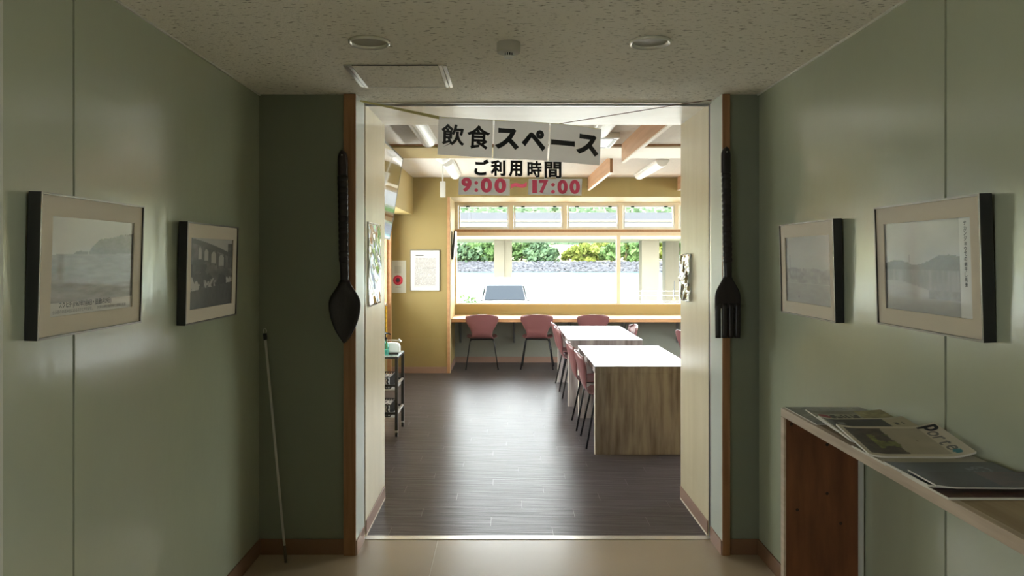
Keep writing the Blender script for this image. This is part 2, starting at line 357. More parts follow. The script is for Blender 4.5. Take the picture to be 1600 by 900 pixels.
tk = MB().box(OL, OR, 4.05, 4.115, 2.404, 2.411).build('trim_track', m_darkmetal); struct(tk, 'dark sliding door track over the doorway')
MB().box(OL, OR, 4.05, 4.056, 2.392, 2.404).build('track_lip', m_metal, tk); MB().box(OL, OR, 4.109, 4.115, 2.388, 2.404).build('track_lip', m_metal, tk)
# floors
fl = struct(MB().box(-1.5, 1.5, 1.36, 4.06, -0.12, -0.003).build('floor', m_joint), 'tan vinyl corridor floor')
for a, b, c, d in ((WL, -0.373, 1.36, 4.058), (-0.3685, WR, 1.36, 4.058)):
    MB().box(a, b, c, d, -0.003, 0.0).build('vinyl_sheet', m_tan, fl)
th = struct(MB().box(OL + 0.012, OR - 0.012, 4.06, 4.112, -0.12, 0.003).build('trim_threshold', m_metal, bevel=0.001), 'metal threshold strip across the doorway')
fr = struct(MB().box(-1.6, 4.7, 4.112, 11.05, -0.12, -0.002).build('floor_room', m_plankjoint), 'dark wood plank floor of the dining room')
pw, pl = 0.151, 0.92
pmesh = MB().box(0, pl - 0.0022, 0, pw - 0.0007, -0.002, 0.0).mesh('plank'); pmesh.materials.append(m_plank)
y = 4.114; row = 0
while y < 10.9:
    x = -1.54 - (row * 0.37 + 0.1 * rnd.random()) % pl
    while x < 3.1:
        a = max(x, -1.54); b = x + pl - 0.0022; yb = min(y + pw - 0.0007, 10.898)
        if a > x or yb < y + pw - 0.0008:
            MB().box(a, b, y, yb, -0.002, 0).build('plank', m_plank, fr)
        else:
            o = bpy.data.objects.new('plank', pmesh); COL.objects.link(o); o.parent = fr; o.location = (x, y, 0)
        x += pl
    y += pw; row += 1
MB().box(3.95, RR, 4.114, 10.9, -0.002, 0.0).build('plank_field', m_plank, fr)
# corridor skirtings
for nm, b in (('left', (WL, WL + 0.008, 1.886, DW)), ('right', (WR - 0.008, WR, 0.31, DW)), ('door_left', (WL + 0.0085, -0.8425, DW - 0.009, DW)), ('door_right', (1.1665, WR - 0.0085, DW - 0.009, DW))):
    struct(MB().box(*b, 0.0, 0.082).build('baseboard_' + nm, m_brownbase, bevel=0.002), 'brown vinyl skirting, ' + nm.replace('_', ' wall '))
# room shell
lw0, lw1, lz0, lz1 = 5.55, 9.62, 0.90, 2.12
w = MB(); w.box(RL - 0.15, RL, D2, lw0, 0, RH).box(RL - 0.15, RL, lw1, RW + .15, 0, RH).box(RL - 0.15, RL, lw0, lw1, 0, lz0).box(RL - 0.15, RL, lw0, lw1, lz1, RH)
struct(w.build('wall_room_left', m_yellow), 'yellow dining room wall on the left')
struct(MB().box(RL, -0.7475, RB, RW, 0, RH).build('wall_pier', m_yellow), 'yellow wall beside the window recess')
struct(MB().box(-0.7475, RR, RB, RW, 2.356, RH).build('wall_header', m_yellow), 'yellow header over the window recess')
struct(MB().box(-0.7475, RR, RW, RW + 0.12, 0, 0.70).build('wall_under_counter', m_under), 'grey green wall under the counter')
struct(MB().box(-0.7475, RR, RW, RW + 0.12, 0.70, 0.852).build('wall_sill', m_yellow), 'yellow wall band between counter and window')
struct(MB().box(RR + .06, RR + .066, 6.0, 9.5, 0.8, 2.3).build('fill_window_room', m_glass), 'added fill window in the right dining room wall')  # unseen opening added to send more light through the doorway
struct(MB().box(RR, RR + 0.15, D2, 6.0, 0, RH).box(RR, RR + 0.15, 9.5, RW + 0.12, 0, RH).box(RR, RR + 0.15, 6.0, 9.5, 0, .8).box(RR, RR + 0.15, 6.0, 9.5, 2.3, RH).build('wall_room_right', m_yellow), 'yellow dining room wall on the right')
struct(MB().box(RL, RR, D2, RB, RH, RH + 0.1).build('ceiling_room', m_ceil2), 'speckled ceiling of the dining room')
struct(MB().box(-4.0, 5.0, -6.3, 11.35, 2.72, 2.95).build('roof', m_white), 'flat roof slab')
struct(MB().box(RL, -1.24, D2 + .01, RB, 2.12, RH).build('wall_bulkhead', m_yellow, bevel=0.003), 'yellow bulkhead over the side window')
struct(MB().box(-1.24, 0.32, 7.0, 7.75, 2.588, RH).build('ceiling_beam_left', m_yellow), 'yellow ceiling beam')
struct(MB().box(0.32, RR, 7.0, 7.75, 2.588, RH).build('ceiling_beam_right', m_beamcream), 'cream ceiling beam')
struct(MB().box(-1.24, RR, 6.994, 6.999, 2.606, RH).build('trim_beam', m_casing), 'thin brown trim at the beam')
struct(MB().box(-0.779, -0.7455, RB - 0.012, RB - 0.0005, 0, 2.356).build('trim_pier', m_pinewood, bevel=0.002), 'orange wooden corner post at the window recess')
struct(MB().box(-0.747, -0.736, RB, RB + 0.02, 0.0, 2.356).build('trim_pier_edge', m_winframe), 'pale edge of the recess post')
struct(MB().box(RL, -0.78, RB - 0.008, RB, 0, 0.085).build('baseboard_room_back', m_skirt), 'rosy skirting under the yellow wall')
struct(MB().box(-0.7475, -0.7395, RB + .021, RW, 0, 0.085).build('baseboard_recess', m_skirt), 'rosy skirting in the window recess')
struct(MB().box(-0.739, RR, RW - 0.008, RW, 0, 0.085).build('baseboard_window', m_skirt), 'rosy skirting under the counter')
struct(MB().box(RL, RL + 0.045, lw1, lw1 + 0.07, 0, 2.118).build('trim_side_post', m_pinewood), 'orange wooden post beside the side window')
# counter
ct = empty('window_counter', (0, 0, 0)); tag(ct, 'long orange pine counter under the window', 'counter')
MB().box(-0.745, RR - .005, 10.17, RW - 0.001, 0.655, 0.705).build('worktop', m_pinewood, ct, bevel=0.004)
for x in (-0.665, 0.125, 0.93, 1.72, 2.53, 3.3):
    b = MB().box(x - .018, x + .018, RW - 0.012, RW - 0.002, 0.29, 0.652).box(x - .018, x + .018, 10.42, RW - 0.012, 0.64, 0.652)
    b.prism([(10.50, 0.642), (10.53, 0.642), (RW - .01, 0.35), (RW - .01, 0.31)], 'x', x - .004, x + .004)
    b.build('bracket', M('bracket_steel', (0.16, 0.17, 0.18), 0.4, metal=0.5) if 'bracket_steel' not in bpy.data.materials else bpy.data.materials['bracket_steel'], ct)
# windows
def frame_rect(mb, x0, x1, z0, z1, t, y0, y1):
    mb.box(x0, x1, y0, y1, z0, z0 + t); mb.box(x0, x1, y0, y1, z1 - t, z1)
    mb.box(x0, x0 + t, y0, y1, z0 + t, z1 - t); mb.box(x1 - t, x1, y0, y1, z0 + t, z1 - t); return mb
wy0, wy1 = RW - 0.004, RW + 0.08
wm = MB().box(-0.7475, RR, wy0, wy1, 0.853, 0.872).box(-0.7475, -0.722, wy0, wy1, 0.872, 1.862).build('window_1', m_winframe); struct(wm, 'wide picture window facing the river')
MB().box(-0.7475, RR, wy0, wy1, 1.862, 1.924).build('head_rail', m_winframe, wm)
xs = [-0.722, 1.665, 4.05]
for x in xs[1:]: MB().box(x - 0.028, x + 0.028, wy0, wy1, 0.872, 1.862).build('mullion', m_winframe, wm)
for a, b in ((-0.722, 1.637), (1.693, 4.022), (4.078, RR)):
    MB().box(a, b, RW + 0.03, RW + 0.036, 0.872, 1.862).build('pane', m_glass, wm)
wt = MB().box(-0.7475, RR, wy0 - 0.02, wy1, 1.924, 1.955).build('window_2', m_casing); struct(wt, 'row of hopper transom windows')
MB().box(-0.7475, RR, wy0, wy1, 2.315, 2.356).build('head_rail', m_winframe, wt)
MB().box(-0.7475, RR, wy0, wy1, 1.955, 1.972).build('bottom_rail', m_winframe, wt)
MB().box(-0.7475, -0.70, wy0, wy1, 1.972, 2.315).build('post', m_winframe, wt)
px = [-0.73, 0.085, 0.875, 1.695, 2.52, 3.33, 4.15, 4.97]
for k in range(7):
    a, b = px[k] + 0.03, min(px[k + 1] - 0.03, RR)
    if b < RR: MB().box(b, b + 0.06, wy0, wy1, 1.972, 2.315).build('post', m_winframe, wt)
    sash = frame_rect(MB(), a + .008, b - .002, 1.974, 2.313, 0.022, RW + 0.0, RW + 0.035).build('sash', m_sash, wt)
    MB().box(a + .03, b - .024, RW + .015, RW + .02, 1.996, 2.291).build('pane', m_glass, sash)
    for q in (0.16, 0.80):
        xx = a + (b - a) * q; MB().box(xx, xx + .05, RW - 0.018, RW + 0.0, 2.285, 2.305).build('hinge', m_darkmetal, sash)
    MB().tube([(b - .03, RW - .012, 2.27), (b - .014, RW - .014, 2.1), (b - .03, RW - .012, 2.0)], 0.006, 6).build('stay', m_sash, sash)
# side window
ws = frame_rect(MB(), lw0, lw1, lz0, lz1, 0.05, 0, 0.10)
ws.v = [(RL - 0.10 + p[1], p[0], p[2]) for p in ws.v]
wso = ws.build('window_3', m_pinewood); struct(wso, 'side window in the left dining room wall')
for yy in (6.57, 7.58, 8.6): MB().box(RL - 0.09, RL - 0.01, yy - .025, yy + .025, lz0 + .05, lz1 - .05).build('mullion', m_pinewood, wso)
MB().box(RL - 0.055, RL - 0.05, lw0 + .05, lw1 - .05, lz0 + .05, lz1 - .05).build('pane', m_glass, wso)
# glass door pane
gd = MB().box(OL + .014, OR - .014, 4.086, 4.094, 0.004, 2.387).build('door_1', m_doorglass); struct(gd, 'clear frameless glass pane across the doorway')
# hanging boards
for x, a, b, lab in ((1.11, 4.95, 6.985, 'orange plywood board hung from the ceiling nearer the doorway'), (1.11, 7.76, 9.88, 'orange plywood board hung from the ceiling beyond the beam'),
                (2.31, 4.95, 6.985, 'plywood ceiling board on the right, nearer the doorway'), (2.31, 7.76, 9.88, 'plywood ceiling board at the right jamb, beyond the beam')):
    r = empty('ceiling_board', (x, (a + b) / 2, 2.44)); tag(r, lab, 'ceiling board', 'plywood boards under the ceiling')
    h = (b - a) / 2
    MB().box(-0.014, 0.014, -h, h, 0.012, 0.179).build('panel', m_ply, r)
    MB().box(-0.015, 0.015, -h, h, 0.0, 0.0115).build('bottom_edge', m_edge, r)
    MB().box(-0.0145, 0.0145, -h - .003, -h - .0002, 0.0, 0.179).build('end_edge', m_casing, r)

# ================================================================== CORRIDOR THINGS
# ---- framed photographs
def pic_sea(u, v):
    g = 0.67 + 0.04 * v + 0.03 * fbm(u * 3, v * 4, 3)
    hz = 0.56 + 0.015 * (u - .5)
    hill = hz + np.where(u > 0.42, 0.185 * np.clip((u - 0.42) / 0.14, 0, 1) ** 0.6 + 0.09 * np.clip((u - .56) / .44, 0, 1), 0.035 * np.clip((u - .24) / .04, 0, 1)) + 0.025 * (fbm(u * 22, v * 0, 5) - .5)
    land = (v > hz) & (v < hill) & (u > 0.24)
    g = np.where(land, 0.40 + 0.16 * (fbm(u * 30, v * 40, 9) - .5), g)
    sea = 0.49 + 0.20 * (fbm(u * 9, v * 34, 11, 5) - 0.5) + 0.03 * v
    return np.where(v <= hz, sea, g)
def sea_full(u, v):
    k = 0.145
    g = pic_sea(u, np.clip((v - k) / (1 - k), 0, 1)); g = np.where(v < k, 0.80, g); return grey(g)
def pic_bridge(u, v):
    g = 0.30 + 0.55 * (fbm(u * 5, v * 5, 21, 4) - 0.35)
    blob = fbm(u * 7 + 4, v * 7, 33, 4)
    g = np.where((v < 0.62) & (blob > 0.52), 0.20 + 0.1 * fbm(u * 30, v * 30, 4), g)
    g = np.where((v < 0.58) & (fbm(u * 9, v * 6, 48) > 0.63), 0.72, g)
    g = np.where(v < 0.25 + 0.1 * u, 0.25 + 0.12 * fbm(u * 30, v * 12, 7), g)
    top = 0.97 - 0.12 * u - 0.10 * u * u
    g = np.where(v > top, 0.66 + 0.06 * fbm(u * 4, v * 4, 8), g)
    g = np.where((v < top + 0.02) & (v > top - 0.05), 0.36, g)
    for c, wd in ((0.22, 0.07), (0.36, 0.09), (0.53, 0.11), (0.72, 0.13)):
        t = 0.97 - 0.12 * c - 0.10 * c * c - 0.05
        d = np.abs(u - c) / (wd / 2)
        g = np.where((v < t - 0.02 - 0.05 * d ** 2) & (v > t - 0.19) & (d < 1), 0.70, g)
        g = np.where((v < t) & (v > t - 0.22) & (d >= 1) & (d < 1.45), 0.34, g)
    g = np.where((u > 0.88) & (v > 0.55) & (v < 0.93), 0.25 + 0.2 * fbm(u * 20, v * 20, 2), g)
    return grey(g)
def pic_crowd(u, v):
    g = 0.60 + 0.05 * fbm(u * 3, v * 3, 5) - 0.05 * v
    band = (v > 0.30) & (v < 0.47 + 0.09 * fbm(u * 6, v * 0, 15))
    g = np.where(band, 0.36 + 0.30 * fbm(u * 16, v * 18, 71), g)
    g = np.where(v < 0.30, 0.50 + 0.08 * fbm(u * 10, v * 25, 19), g)
    g = np.where((np.abs(u - 0.10) < 0.008) & (v > .4) & (v < .72), 0.45, g)
    g = np.where((np.hypot(u - 0.3, (v - 0.10) * 1.2) < 0.02), 0.36, g)
    return grey(g, (0.99, 0.99, 0.98))
def pic_beach(u, v):
    uu = u / 0.87
    g = 0.68 + 0.10 * (fbm(uu * 3, v * 3, 61) - .5)
    hl = 0.53 + 0.06 * np.clip((uu - .4) / .3, 0, 1) + 0.03 * np.sin(uu * 9) + 0.02 * fbm(uu * 20, v * 0, 2)
    g = np.where(v < hl, 0.28 + 0.08 * fbm(uu * 20, v * 30, 4), g)
    g = np.where((np.abs(uu - 0.36) < 0.007) & (v > .5) & (v < .63), 0.42, g)
    g = np.where(v < 0.47, 0.42 + 0.20 * (fbm(uu * 45, v * 5, 9) - .4), g)
    g = np.where((v < 0.47) & (uu > .28) & (uu < .62) & (v > .22), 0.40 + 0.16 * (fbm(uu * 60, v * 4, 10) - .5), g)
    low = 0.34 - 0.22 * np.clip(uu - 0.25, 0, 1)
    g = np.where((v < low), 0.55 + 0.08 * (fbm(uu * 8, v * 20, 13) - .5), g)
    g = np.where((uu > .62) & (v < .26) & (v > .17), 0.36 + .2 * (fbm(uu * 18, v * 18, 14) - .5), g)
    return grey(np.where(u > 0.87, 0.80, g), (0.99, 0.99, 0.97))
def picture(name, label, side, d0, d1, zmid, hgt, wall, tilt, fn, win, captions=()):
    wd = d1 - d0; dm = (d0 + d1) / 2
    r = empty(name, (wall, dm, zmid - hgt / 2), (R(tilt), 0, R(90) if side < 0 else R(-90)))
    tag(r, label, 'picture')
    a = wd / 2; dp = 0.034
    fr_ = MB().box(-a, a, -dp, -0.001, 0, .004).box(-a, a, -dp, -0.001, hgt - .004, hgt).box(-a, -a + .004, -dp, -0.001, .004, hgt - .004).box(a - .004, a, -dp, -0.001, .004, hgt - .004)
    f = fr_.build('frame', m_black, r)
    fc = frame_rect(MB(), -a, a, 0, hgt, .006, -dp - .0015, -dp).build('frame_face', m_pewter, f)
    MB().box(-a + .004, a - .004, -0.012, -0.003, .004, hgt - .004).build('backing', m_black, r)
    l, rr_, b, t = win        # window in the mount, metres from left/right/bottom/top
    y0, y1 = -dp + .004, -dp + .0075
    mb = MB(); x0, x1, z0, z1 = -a + .006, a - .006, .006, hgt - .006; wx0, wx1, wz0, wz1 = -a + l, a - rr_, b, hgt - t
    mb.box(x0, x1, y0, y1, z0, wz0).box(x0, x1, y0, y1, wz1, z1).box(x0, wx0, y0, y1, wz0, wz1).box(wx1, x1, y0, y1, wz0, wz1)
    mb.build('mount', m_mat, r)
    p = print_sheet('photograph', m_photo, r, fn, 150, 110, lambda u, v: (wx0 - .003 + (wx1 - wx0 + .006) * u, np.full_like(u, y1 + .0015), wz0 - .003 + (wz1 - wz0 + .006) * v))
    for (s, cx, cz, w_, h_, mt, bold) in captions:
        me = text_mesh(s, 'caption', w_, h_, bold); o = link('caption', me, mt, p)
        o.location = (wx0 + (wx1 - wx0) * cx, y1 + .0008, wz0 + (wz1 - wz0) * cz)
    return r
picture('framed_photograph', 'black framed photo of a headland across the sea, with a caption strip', -1, 1.972, 2.537, 1.527, 0.40, WL + .001, 1.7, sea_full, (0.062, 0.055, 0.058, 0.062),
        [('スクヒチ (1967年7月6日・旧暦5月29日)', 0.41, 0.103, 0.275, 0.021, m_ink, 0.018), ('小浜島の南西沖合にあるスクヒチを望む、', 0.26, 0.042, 0.20, 0.011, m_inkgrey, 0.0), ('対岸の岬の海岸線と波間の風景', 0.73, 0.042, 0.17, 0.010, m_inkgrey, 0.0)])
picture('framed_photograph', 'black framed photo of an arched bridge, hung by the left corner', -1, 2.885, 3.435, 1.487, 0.408, WL + .001, 1.4, pic_bridge, (0.05, 0.05, 0.058, 0.062))
picture('framed_photograph', 'black framed grey photo of a crowded beach, hung by the right corner', 1, 2.877, 3.447, 1.498, 0.408, WR - .001, 1.4, pic_crowd, (0.055, 0.05, 0.058, 0.062))
vert = 'ナカンジョウでの網干し風景'
vcaps = [(ch, 0.935, 0.945 - 0.051 * i, 0.0125 if ch != 'ョ' else 0.009, 0.0125 if ch != 'ョ' else .009, m_ink, 0.02) for i, ch in enumerate(vert)]
picture('framed_photograph', 'black framed beach photo with vertical lettering down its right edge', 1, 1.985, 2.556, 1.522, 0.402, WR - .001, 1.7, pic_beach, (0.052, 0.052, 0.058, 0.060), vcaps)

# ---- carved spoon and fork
def loft(z_prof, nu=14):
    """z_prof: (z, xc, half width, front y, back y, dish)"""
    mb = MB(); vs = []; n = 2 * nu
    for (z, xc, hw, yf, yb, dish) in z_prof:
        for i in range(n):
            a = 2 * math.pi * i / n; c, s_ = math.cos(a), math.sin(a)
            x = xc + hw * math.copysign(abs(c) ** 0.8, c); t = (s_ + 1) / 2
            y = (yf + yb) / 2 - (yb - yf) / 2 * -math.copysign(abs(s_) ** 0.8, s_)
            if s_ < 0: y += dish * max(0.0, 1 - c * c * 1.15) * -s_
            vs.append((x, y, z))
    k = len(z_prof)
    fs = [(i * n + j, i * n + (j + 1) % n, (i + 1) * n + (j + 1) % n, (i + 1) * n + j) for i in range(k - 1) for j in range(n)]
    fs += [tuple(range(n))[::-1], tuple((k - 1) * n + j for j in range(n))]
    return mb.add(vs, fs)
S_ = DW / F                                     # metres per pixel at the door wall
def zz(py, D=3.81): return H - (py - CY) * D / F
sp = empty('wooden_spoon', (-0.829, DW - 0.0225, zz(535))); tag(sp, 'giant dark carved wooden spoon hung left of the doorway', 'spoon')
zb = zz(535)
bowl = []
for i in range(25):
    t = i / 24; py = 535 - 97 * t
    hw = 0.083 * (math.sin(math.pi * min(1, t / 0.62) / 2) ** 0.72 if t < 0.62 else 0.5 * (1 + math.cos(math.pi * (t - .62) / .44)) * (1 - .27) + .27)
    bowl.append((zz(py) - zb, 0.0, max(hw, 0.006), -0.050, -0.006, 0.022 * math.sin(math.pi * min(1, t * 1.15)) if t < .87 else 0))
loft(bowl).build('bowl', m_carve, sp, smooth=True)
hd = []
for i in range(20):
    t = i / 19; py = 440 - 30 * t; hd.append((zz(py) - zb, -0.002 * t, 0.0215 + .0015 * t, -0.045, -0.008, 0))
loft(hd).build('neck', m_carve, sp, smooth=True)
hd = []
for i in range(140):
    t = i / 139; py = 410 - 136 * t
    rg = abs(math.sin(t * math.pi * 15)) ** 0.5
    hd.append((zz(py) - zb, -0.004 - 0.006 * t, 0.0215 + 0.0035 * rg + .003 * t, -0.043 - 0.004 * rg, -0.008, 0))
loft(hd).build('wrapped_grip', m_carve, sp, smooth=True)
hd = []
for i in range(24):
    t = i / 23; py = 274 - 39 * t
    hd.append((zz(py) - zb, -0.0105, 0.0255 * (math.sqrt(max(0.02, 1 - ((t - .62) / .38) ** 2)) if t > .62 else 1), -0.044, -0.008, 0))
e_ = loft(hd).build('handle_end', m_carvered, sp, smooth=True)
MB().tube([(-0.0105, -0.0478, zz(243) - zb), (-0.0105, -0.044, zz(243) - zb)], 0.0035, 10).build('nail', m_metal, e_)

fk = empty('wooden_fork', (1.146, DW - 0.0225, zz(528))); tag(fk, 'giant dark carved wooden fork hung right of the doorway', 'fork'); zb = zz(528)
hd = []
for i in range(22):
    t = i / 21; py = 482 - 54 * t
    if t < .25: hw = 0.0670 - 0.001 * t
    else: hw = 0.0205 + (0.0668 - .0205) * 0.5 * (1 + math.cos(math.pi * ((t - .25) / .75) ** 1.25))
    hd.append((zz(py) - zb, -0.001 * t, hw, -0.036, -0.008, 0.006 * (1 - t)))
loft(hd).build('head', m_carve, fk, smooth=True)
for k in range(4):
    xc = -0.0510 + 0.034 * k; tn = []
    for i in range(12):
        t = i / 11; py = 528 - 54 * t; tn.append((zz(py) - zb, xc * (0.97 + .03 * t), 0.0148 + .0008 * t, -0.034, -0.010, 0))
    loft(tn, 7).build('tine', m_carve, fk, smooth=True)
hd = []
for i in range(12):
    t = i / 11; py = 434 - 24 * t; hd.append((zz(py) - zb, -.001 - .001 * t, 0.0208 + .0012 * t, -0.042, -0.008, 0))
loft(hd).build('neck', m_carve, fk, smooth=True)
hd = []
for i in range(140):
    t = i / 139; py = 410 - 140 * t; rg = abs(math.sin(t * math.pi * 17)) ** 0.5
    hd.append((zz(py) - zb, -0.002 - .008 * t, 0.0210 + 0.0035 * rg, -0.041 - 0.004 * rg, -0.008, 0))
loft(hd).build('wrapped_grip', m_carve, fk, smooth=True)
hd = []
for i in range(24):
    t = i / 23; py = 270 - 40 * t
    hd.append((zz(py) - zb, -0.0105, 0.0245 * (math.sqrt(max(0.02, 1 - ((t - .66) / .34) ** 2)) if t > .66 else 1), -0.042, -0.008, 0))
e_ = loft(hd).build('handle_end', m_carve, fk, smooth=True)
MB().tube([(-0.0105, -0.0458, zz(238) - zb), (-0.0105, -0.042, zz(238) - zb)], 0.0035, 10).build('nail', m_metal, e_)

# ---- leaning pole
pr = empty('leaning_pole', (-1.112, 3.745, 0)); tag(pr, 'thin white pole with a black cap leaning in the left corner', 'pole')
A = Vector((0, 0, 0.0)); B = Vector((-1.250 + 1.112, 3.835 - 3.745, 1.165))
P = lambda t: tuple(A + (B - A) * t)
MB().tube([P(0.003), P(0.075)], 0.0075, 10).build('dark_tip', M('dark_pole_tip', (0.12, 0.09, 0.06), 0.5), pr, smooth=True)
MB().tube([P(0.075), P(0.965)], 0.0062, 10).build('shaft', m_pole, pr, smooth=True)
MB().tube([P(0.963), P(0.992)], 0.0105, 10).build('cap', m_black, pr, smooth=True)
lp = [tuple(Vector(P(0.99)) + Vector((0.008 * math.cos(t), 0, 0.014 + .014 * math.sin(t)))) for t in [i * 2 * math.pi / 12 for i in range(13)]]
MB().tube(lp, 0.0015, 5).build('hanging_loop', m_pole, pr)

# ---- ceiling fittings
for (x, lab) in ((-0.536, 'round recessed downlight left of the smoke detector'), (0.568, 'round recessed downlight right of the smoke detector')):
    d = empty('downlight', (x, 2.905, CH)); tag(d, lab, 'downlight', 'corridor downlights')
    MB().lathe([(0.068, -0.0005), (0.081, -0.0005), (0.081, -0.010), (0.077, -0.014), (0.068, -0.008), (0.066, -0.0005)], 40, cap=False).build('trim_ring', M('downlight_trim', (0.80, 0.78, 0.70), 0.25, metal=0.4) if 'downlight_trim' not in bpy.data.materials else bpy.data.materials['downlight_trim'], d, smooth=True)
    MB().lathe([(0.0005, -0.0035), (0.0655, -0.0035), (0.0655, -0.001), (0.0005, -0.001)], 40, cap=False).build('diffuser', M('frosted_diffuser', (0.30, 0.285, 0.21), 0.5) if 'frosted_diffuser' not in bpy.data.materials else bpy.data.materials['frosted_diffuser'], d)
sd = empty('smoke_detector', (0.012, 2.93, CH)); tag(sd, 'white round smoke detector on the ceiling', 'smoke detector')
MB().lathe([(0.047, -0.0005), (0.047, -0.034), (0.045, -0.040), (0.020, -0.042)], 36).build('body', M('shade_darkened_plastic', (0.50, 0.48, 0.42), 0.35), sd, smooth=False)  # white plastic darkened in colour to stand in for its unlit front
MB().lathe([(0.019, -0.042), (0.019, -0.052)], 24).build('chamber', m_black, sd)
for i in range(12):
    a = i * math.pi / 6; MB().box(.0185 * math.cos(a) - .0018, .0185 * math.cos(a) + .0018, .0185 * math.sin(a) - .0018, .0185 * math.sin(a) + .0018, -0.053, -0.042).build('cage_bar', m_white, sd)
MB().lathe([(0.020, -0.053), (0.020, -0.056), (0.016, -0.060)], 24).build('cap', m_white, sd)
h_ = empty('ceiling_hatch', (-0.489, 3.469, CH)); tag(h_, 'square access hatch in the ceiling with aluminium edges', 'hatch')
MB().box(-0.19, 0.19, -0.205, 0.205, -0.0035, -0.0008).build('hatch_panel', m_ceil, h_)
for x0, x1 in ((-.228, -.212), (-.209, -.193), (.193, .209), (.212, .228)): MB().box(x0, x1, -.209, .209, -.005, -.0006).build('side_rail', m_metal, h_)
MB().box(-.19, .19, -.209, -.2055, -.005, -.0006).build('edge_strip', m_groove, h_); MB().box(-.19, .19, .2055, .209, -.005, -.0006).build('edge_strip', m_metal, h_)

# ---- shelf and magazines
SX0, SD, SZ = 1.024, 2.75, 0.99
sh = empty('corridor_shelf', (0, 0, 0)); tag(sh, 'narrow wooden shelf along the right wall with a red brown end board', 'shelf')
MB().box(SX0 + .022, WR - .002, 0.55, SD, SZ - .028, SZ).build('shelf_board', m_shelftop, sh)
MB().box(SX0, SX0 + .0215, 0.55, SD, SZ - .030, SZ + .001).build('front_lipping', m_shelf, sh, bevel=0.0015)
e1 = MB().box(SX0 + .008, WR - .010, SD - .028, SD - .001, 0.001, SZ - .031).build('end_board', m_shelfend, sh)
MB().box(SX0, SX0 + .0075, SD - .030, SD, 0.001, SZ - .031).build('edge_strip', m_shelf, e1)
MB().box(SX0 + .085, SX0 + .122, SD - .0295, SD - .0282, SZ - .062, SZ - .059).box(SX0 + .087, SX0 + .12, SD - .0295, SD - .0282, SZ - .074, SZ - .072).build('joint_marks', M('dark_knot', (0.02, .008, .004), .6), e1)
for kx, kz in ((.028, .055), (.16, .13), (.20, .11), (.16, .31), (.21, .42), (.05, .37)):
    MB().lathe([(0.0005, 0), (0.006, 0)], 10, cap=False).build('knot', bpy.data.materials['dark_knot'], e1).matrix_local = Matrix.Translation((SX0 + kx, SD - .0284, SZ - kz)) @ Matrix.Rotation(R(90), 4, 'X')
MB().box(WR - .022, WR - .0095, SD - .045, SD - .0285, 0.001, SZ - .031).build('wall_batten', M('pale_batten', (0.55, 0.57, 0.53), 0.45), sh)
MB().box(SX0 + .008, WR - .010, 0.57, 0.60, 0.001, SZ - .031).build('end_board', m_shelfend, sh)

def magazine(label, x0, x1, d0, d1, z0, th, fn, rot=0.0, curl=(0, 0), sag=0.0, cat='magazine', nu=70, nv=50, extra=None, name='magazine', dz=0.0, pages=True):
    """lies with its length along x (top at +x, by the wall) and width along y; u runs +x, v runs +y"""
    cx, cy = (x0 + x1) / 2, (d0 + d1) / 2; L_, W_ = x1 - x0, d1 - d0
    r = empty(name, (cx, cy, z0), (0, 0, R(rot))); tag(r, label, cat, 'magazines on the corridor shelf')
    def top(u, v):
        c0 = np.clip((0.22 - u) / 0.22, 0, 1) ** 2 * curl[0] + np.clip((u - .72) / .28, 0, 1) ** 2 * curl[1]
        return th + c0 + dz * v + sag * np.sin(np.pi * u) * np.sin(np.pi * v)
    pos = lambda u, v: (-L_ / 2 + L_ * u, -W_ / 2 + W_ * v, top(u, v) + .0006)
    c = print_sheet('cover', m_cover, r, fn, nu, nv, pos)
    # page block following the cover
    def T(u, v): return (-L_ / 2 + L_ * u, -W_ / 2 + W_ * v, float(top(np.array(u), np.array(v))))
    def B_(u, v):
        t = T(u, v); return (t[0], t[1], max(0.0003, t[2] - th))
    n = 24; vs = []; fs = []
    ring = [(i / n, 0) for i in range(n)] + [(1, i / n) for i in range(n)] + [(1 - i / n, 1) for i in range(n)] + [(0, 1 - i / n) for i in range(n)]
    k = len(ring); mb = MB(); mb.add([T(*p) for p in ring] + [B_(*p) for p in ring], [(i, (i + 1) % k, k + (i + 1) % k, k + i) for i in range(k)])
    mb.grid(lambda u, v: B_(u, v), n, 4); mb.grid(lambda u, v: T(u, v), n, 4)
    mb.build('pages', m_pages, r)
    if extra: extra(r, c, T)
    return r
rgb = lambda *c: np.array(c, float) / 255
def mix(mask, a, b): return np.where(mask[..., None], a, b)
def c_flat(col, var=0.04, seed=1):
    return lambda u, v: rgb(*col) * (1 + var * (fbm(u * 8, v * 6, seed)[..., None] - .5))
def c_porte(u, v):
    base = mix(np.ones_like(u) > 0, rgb(205, 196, 178), 0)
    ph = (u > .05) & (u < .80) & (v > .07) & (v < .93)
    n = fbm(u * 6, v * 5, 40); n2 = fbm(u * 18, v * 14, 44)
    left = rgb(70, 58, 52) * (0.6 + 0.9 * n2[..., None]); gr = rgb(110, 115, 60) * (0.6 + .8 * n2[..., None])
    left = mix((n > .5) & (v < .72) & (v > .25) & (u > .2), gr, left)
    right = rgb(172, 162, 143) * (0.93 + .14 * n[..., None])
    right = mix((np.hypot((u - .62) * 1.4, v - .5) < .05) & (n2 > .5), rgb(135, 120, 108), right)
    pic = mix(u < .42 + .06 * (fbm(v * 5, u * 0, 3) - .5), left, right)
    out = mix(ph, pic, base)
    return mix(np.hypot((u - .88) * 1.42, (v - .13)) < .06, rgb(60, 130, 140), out)
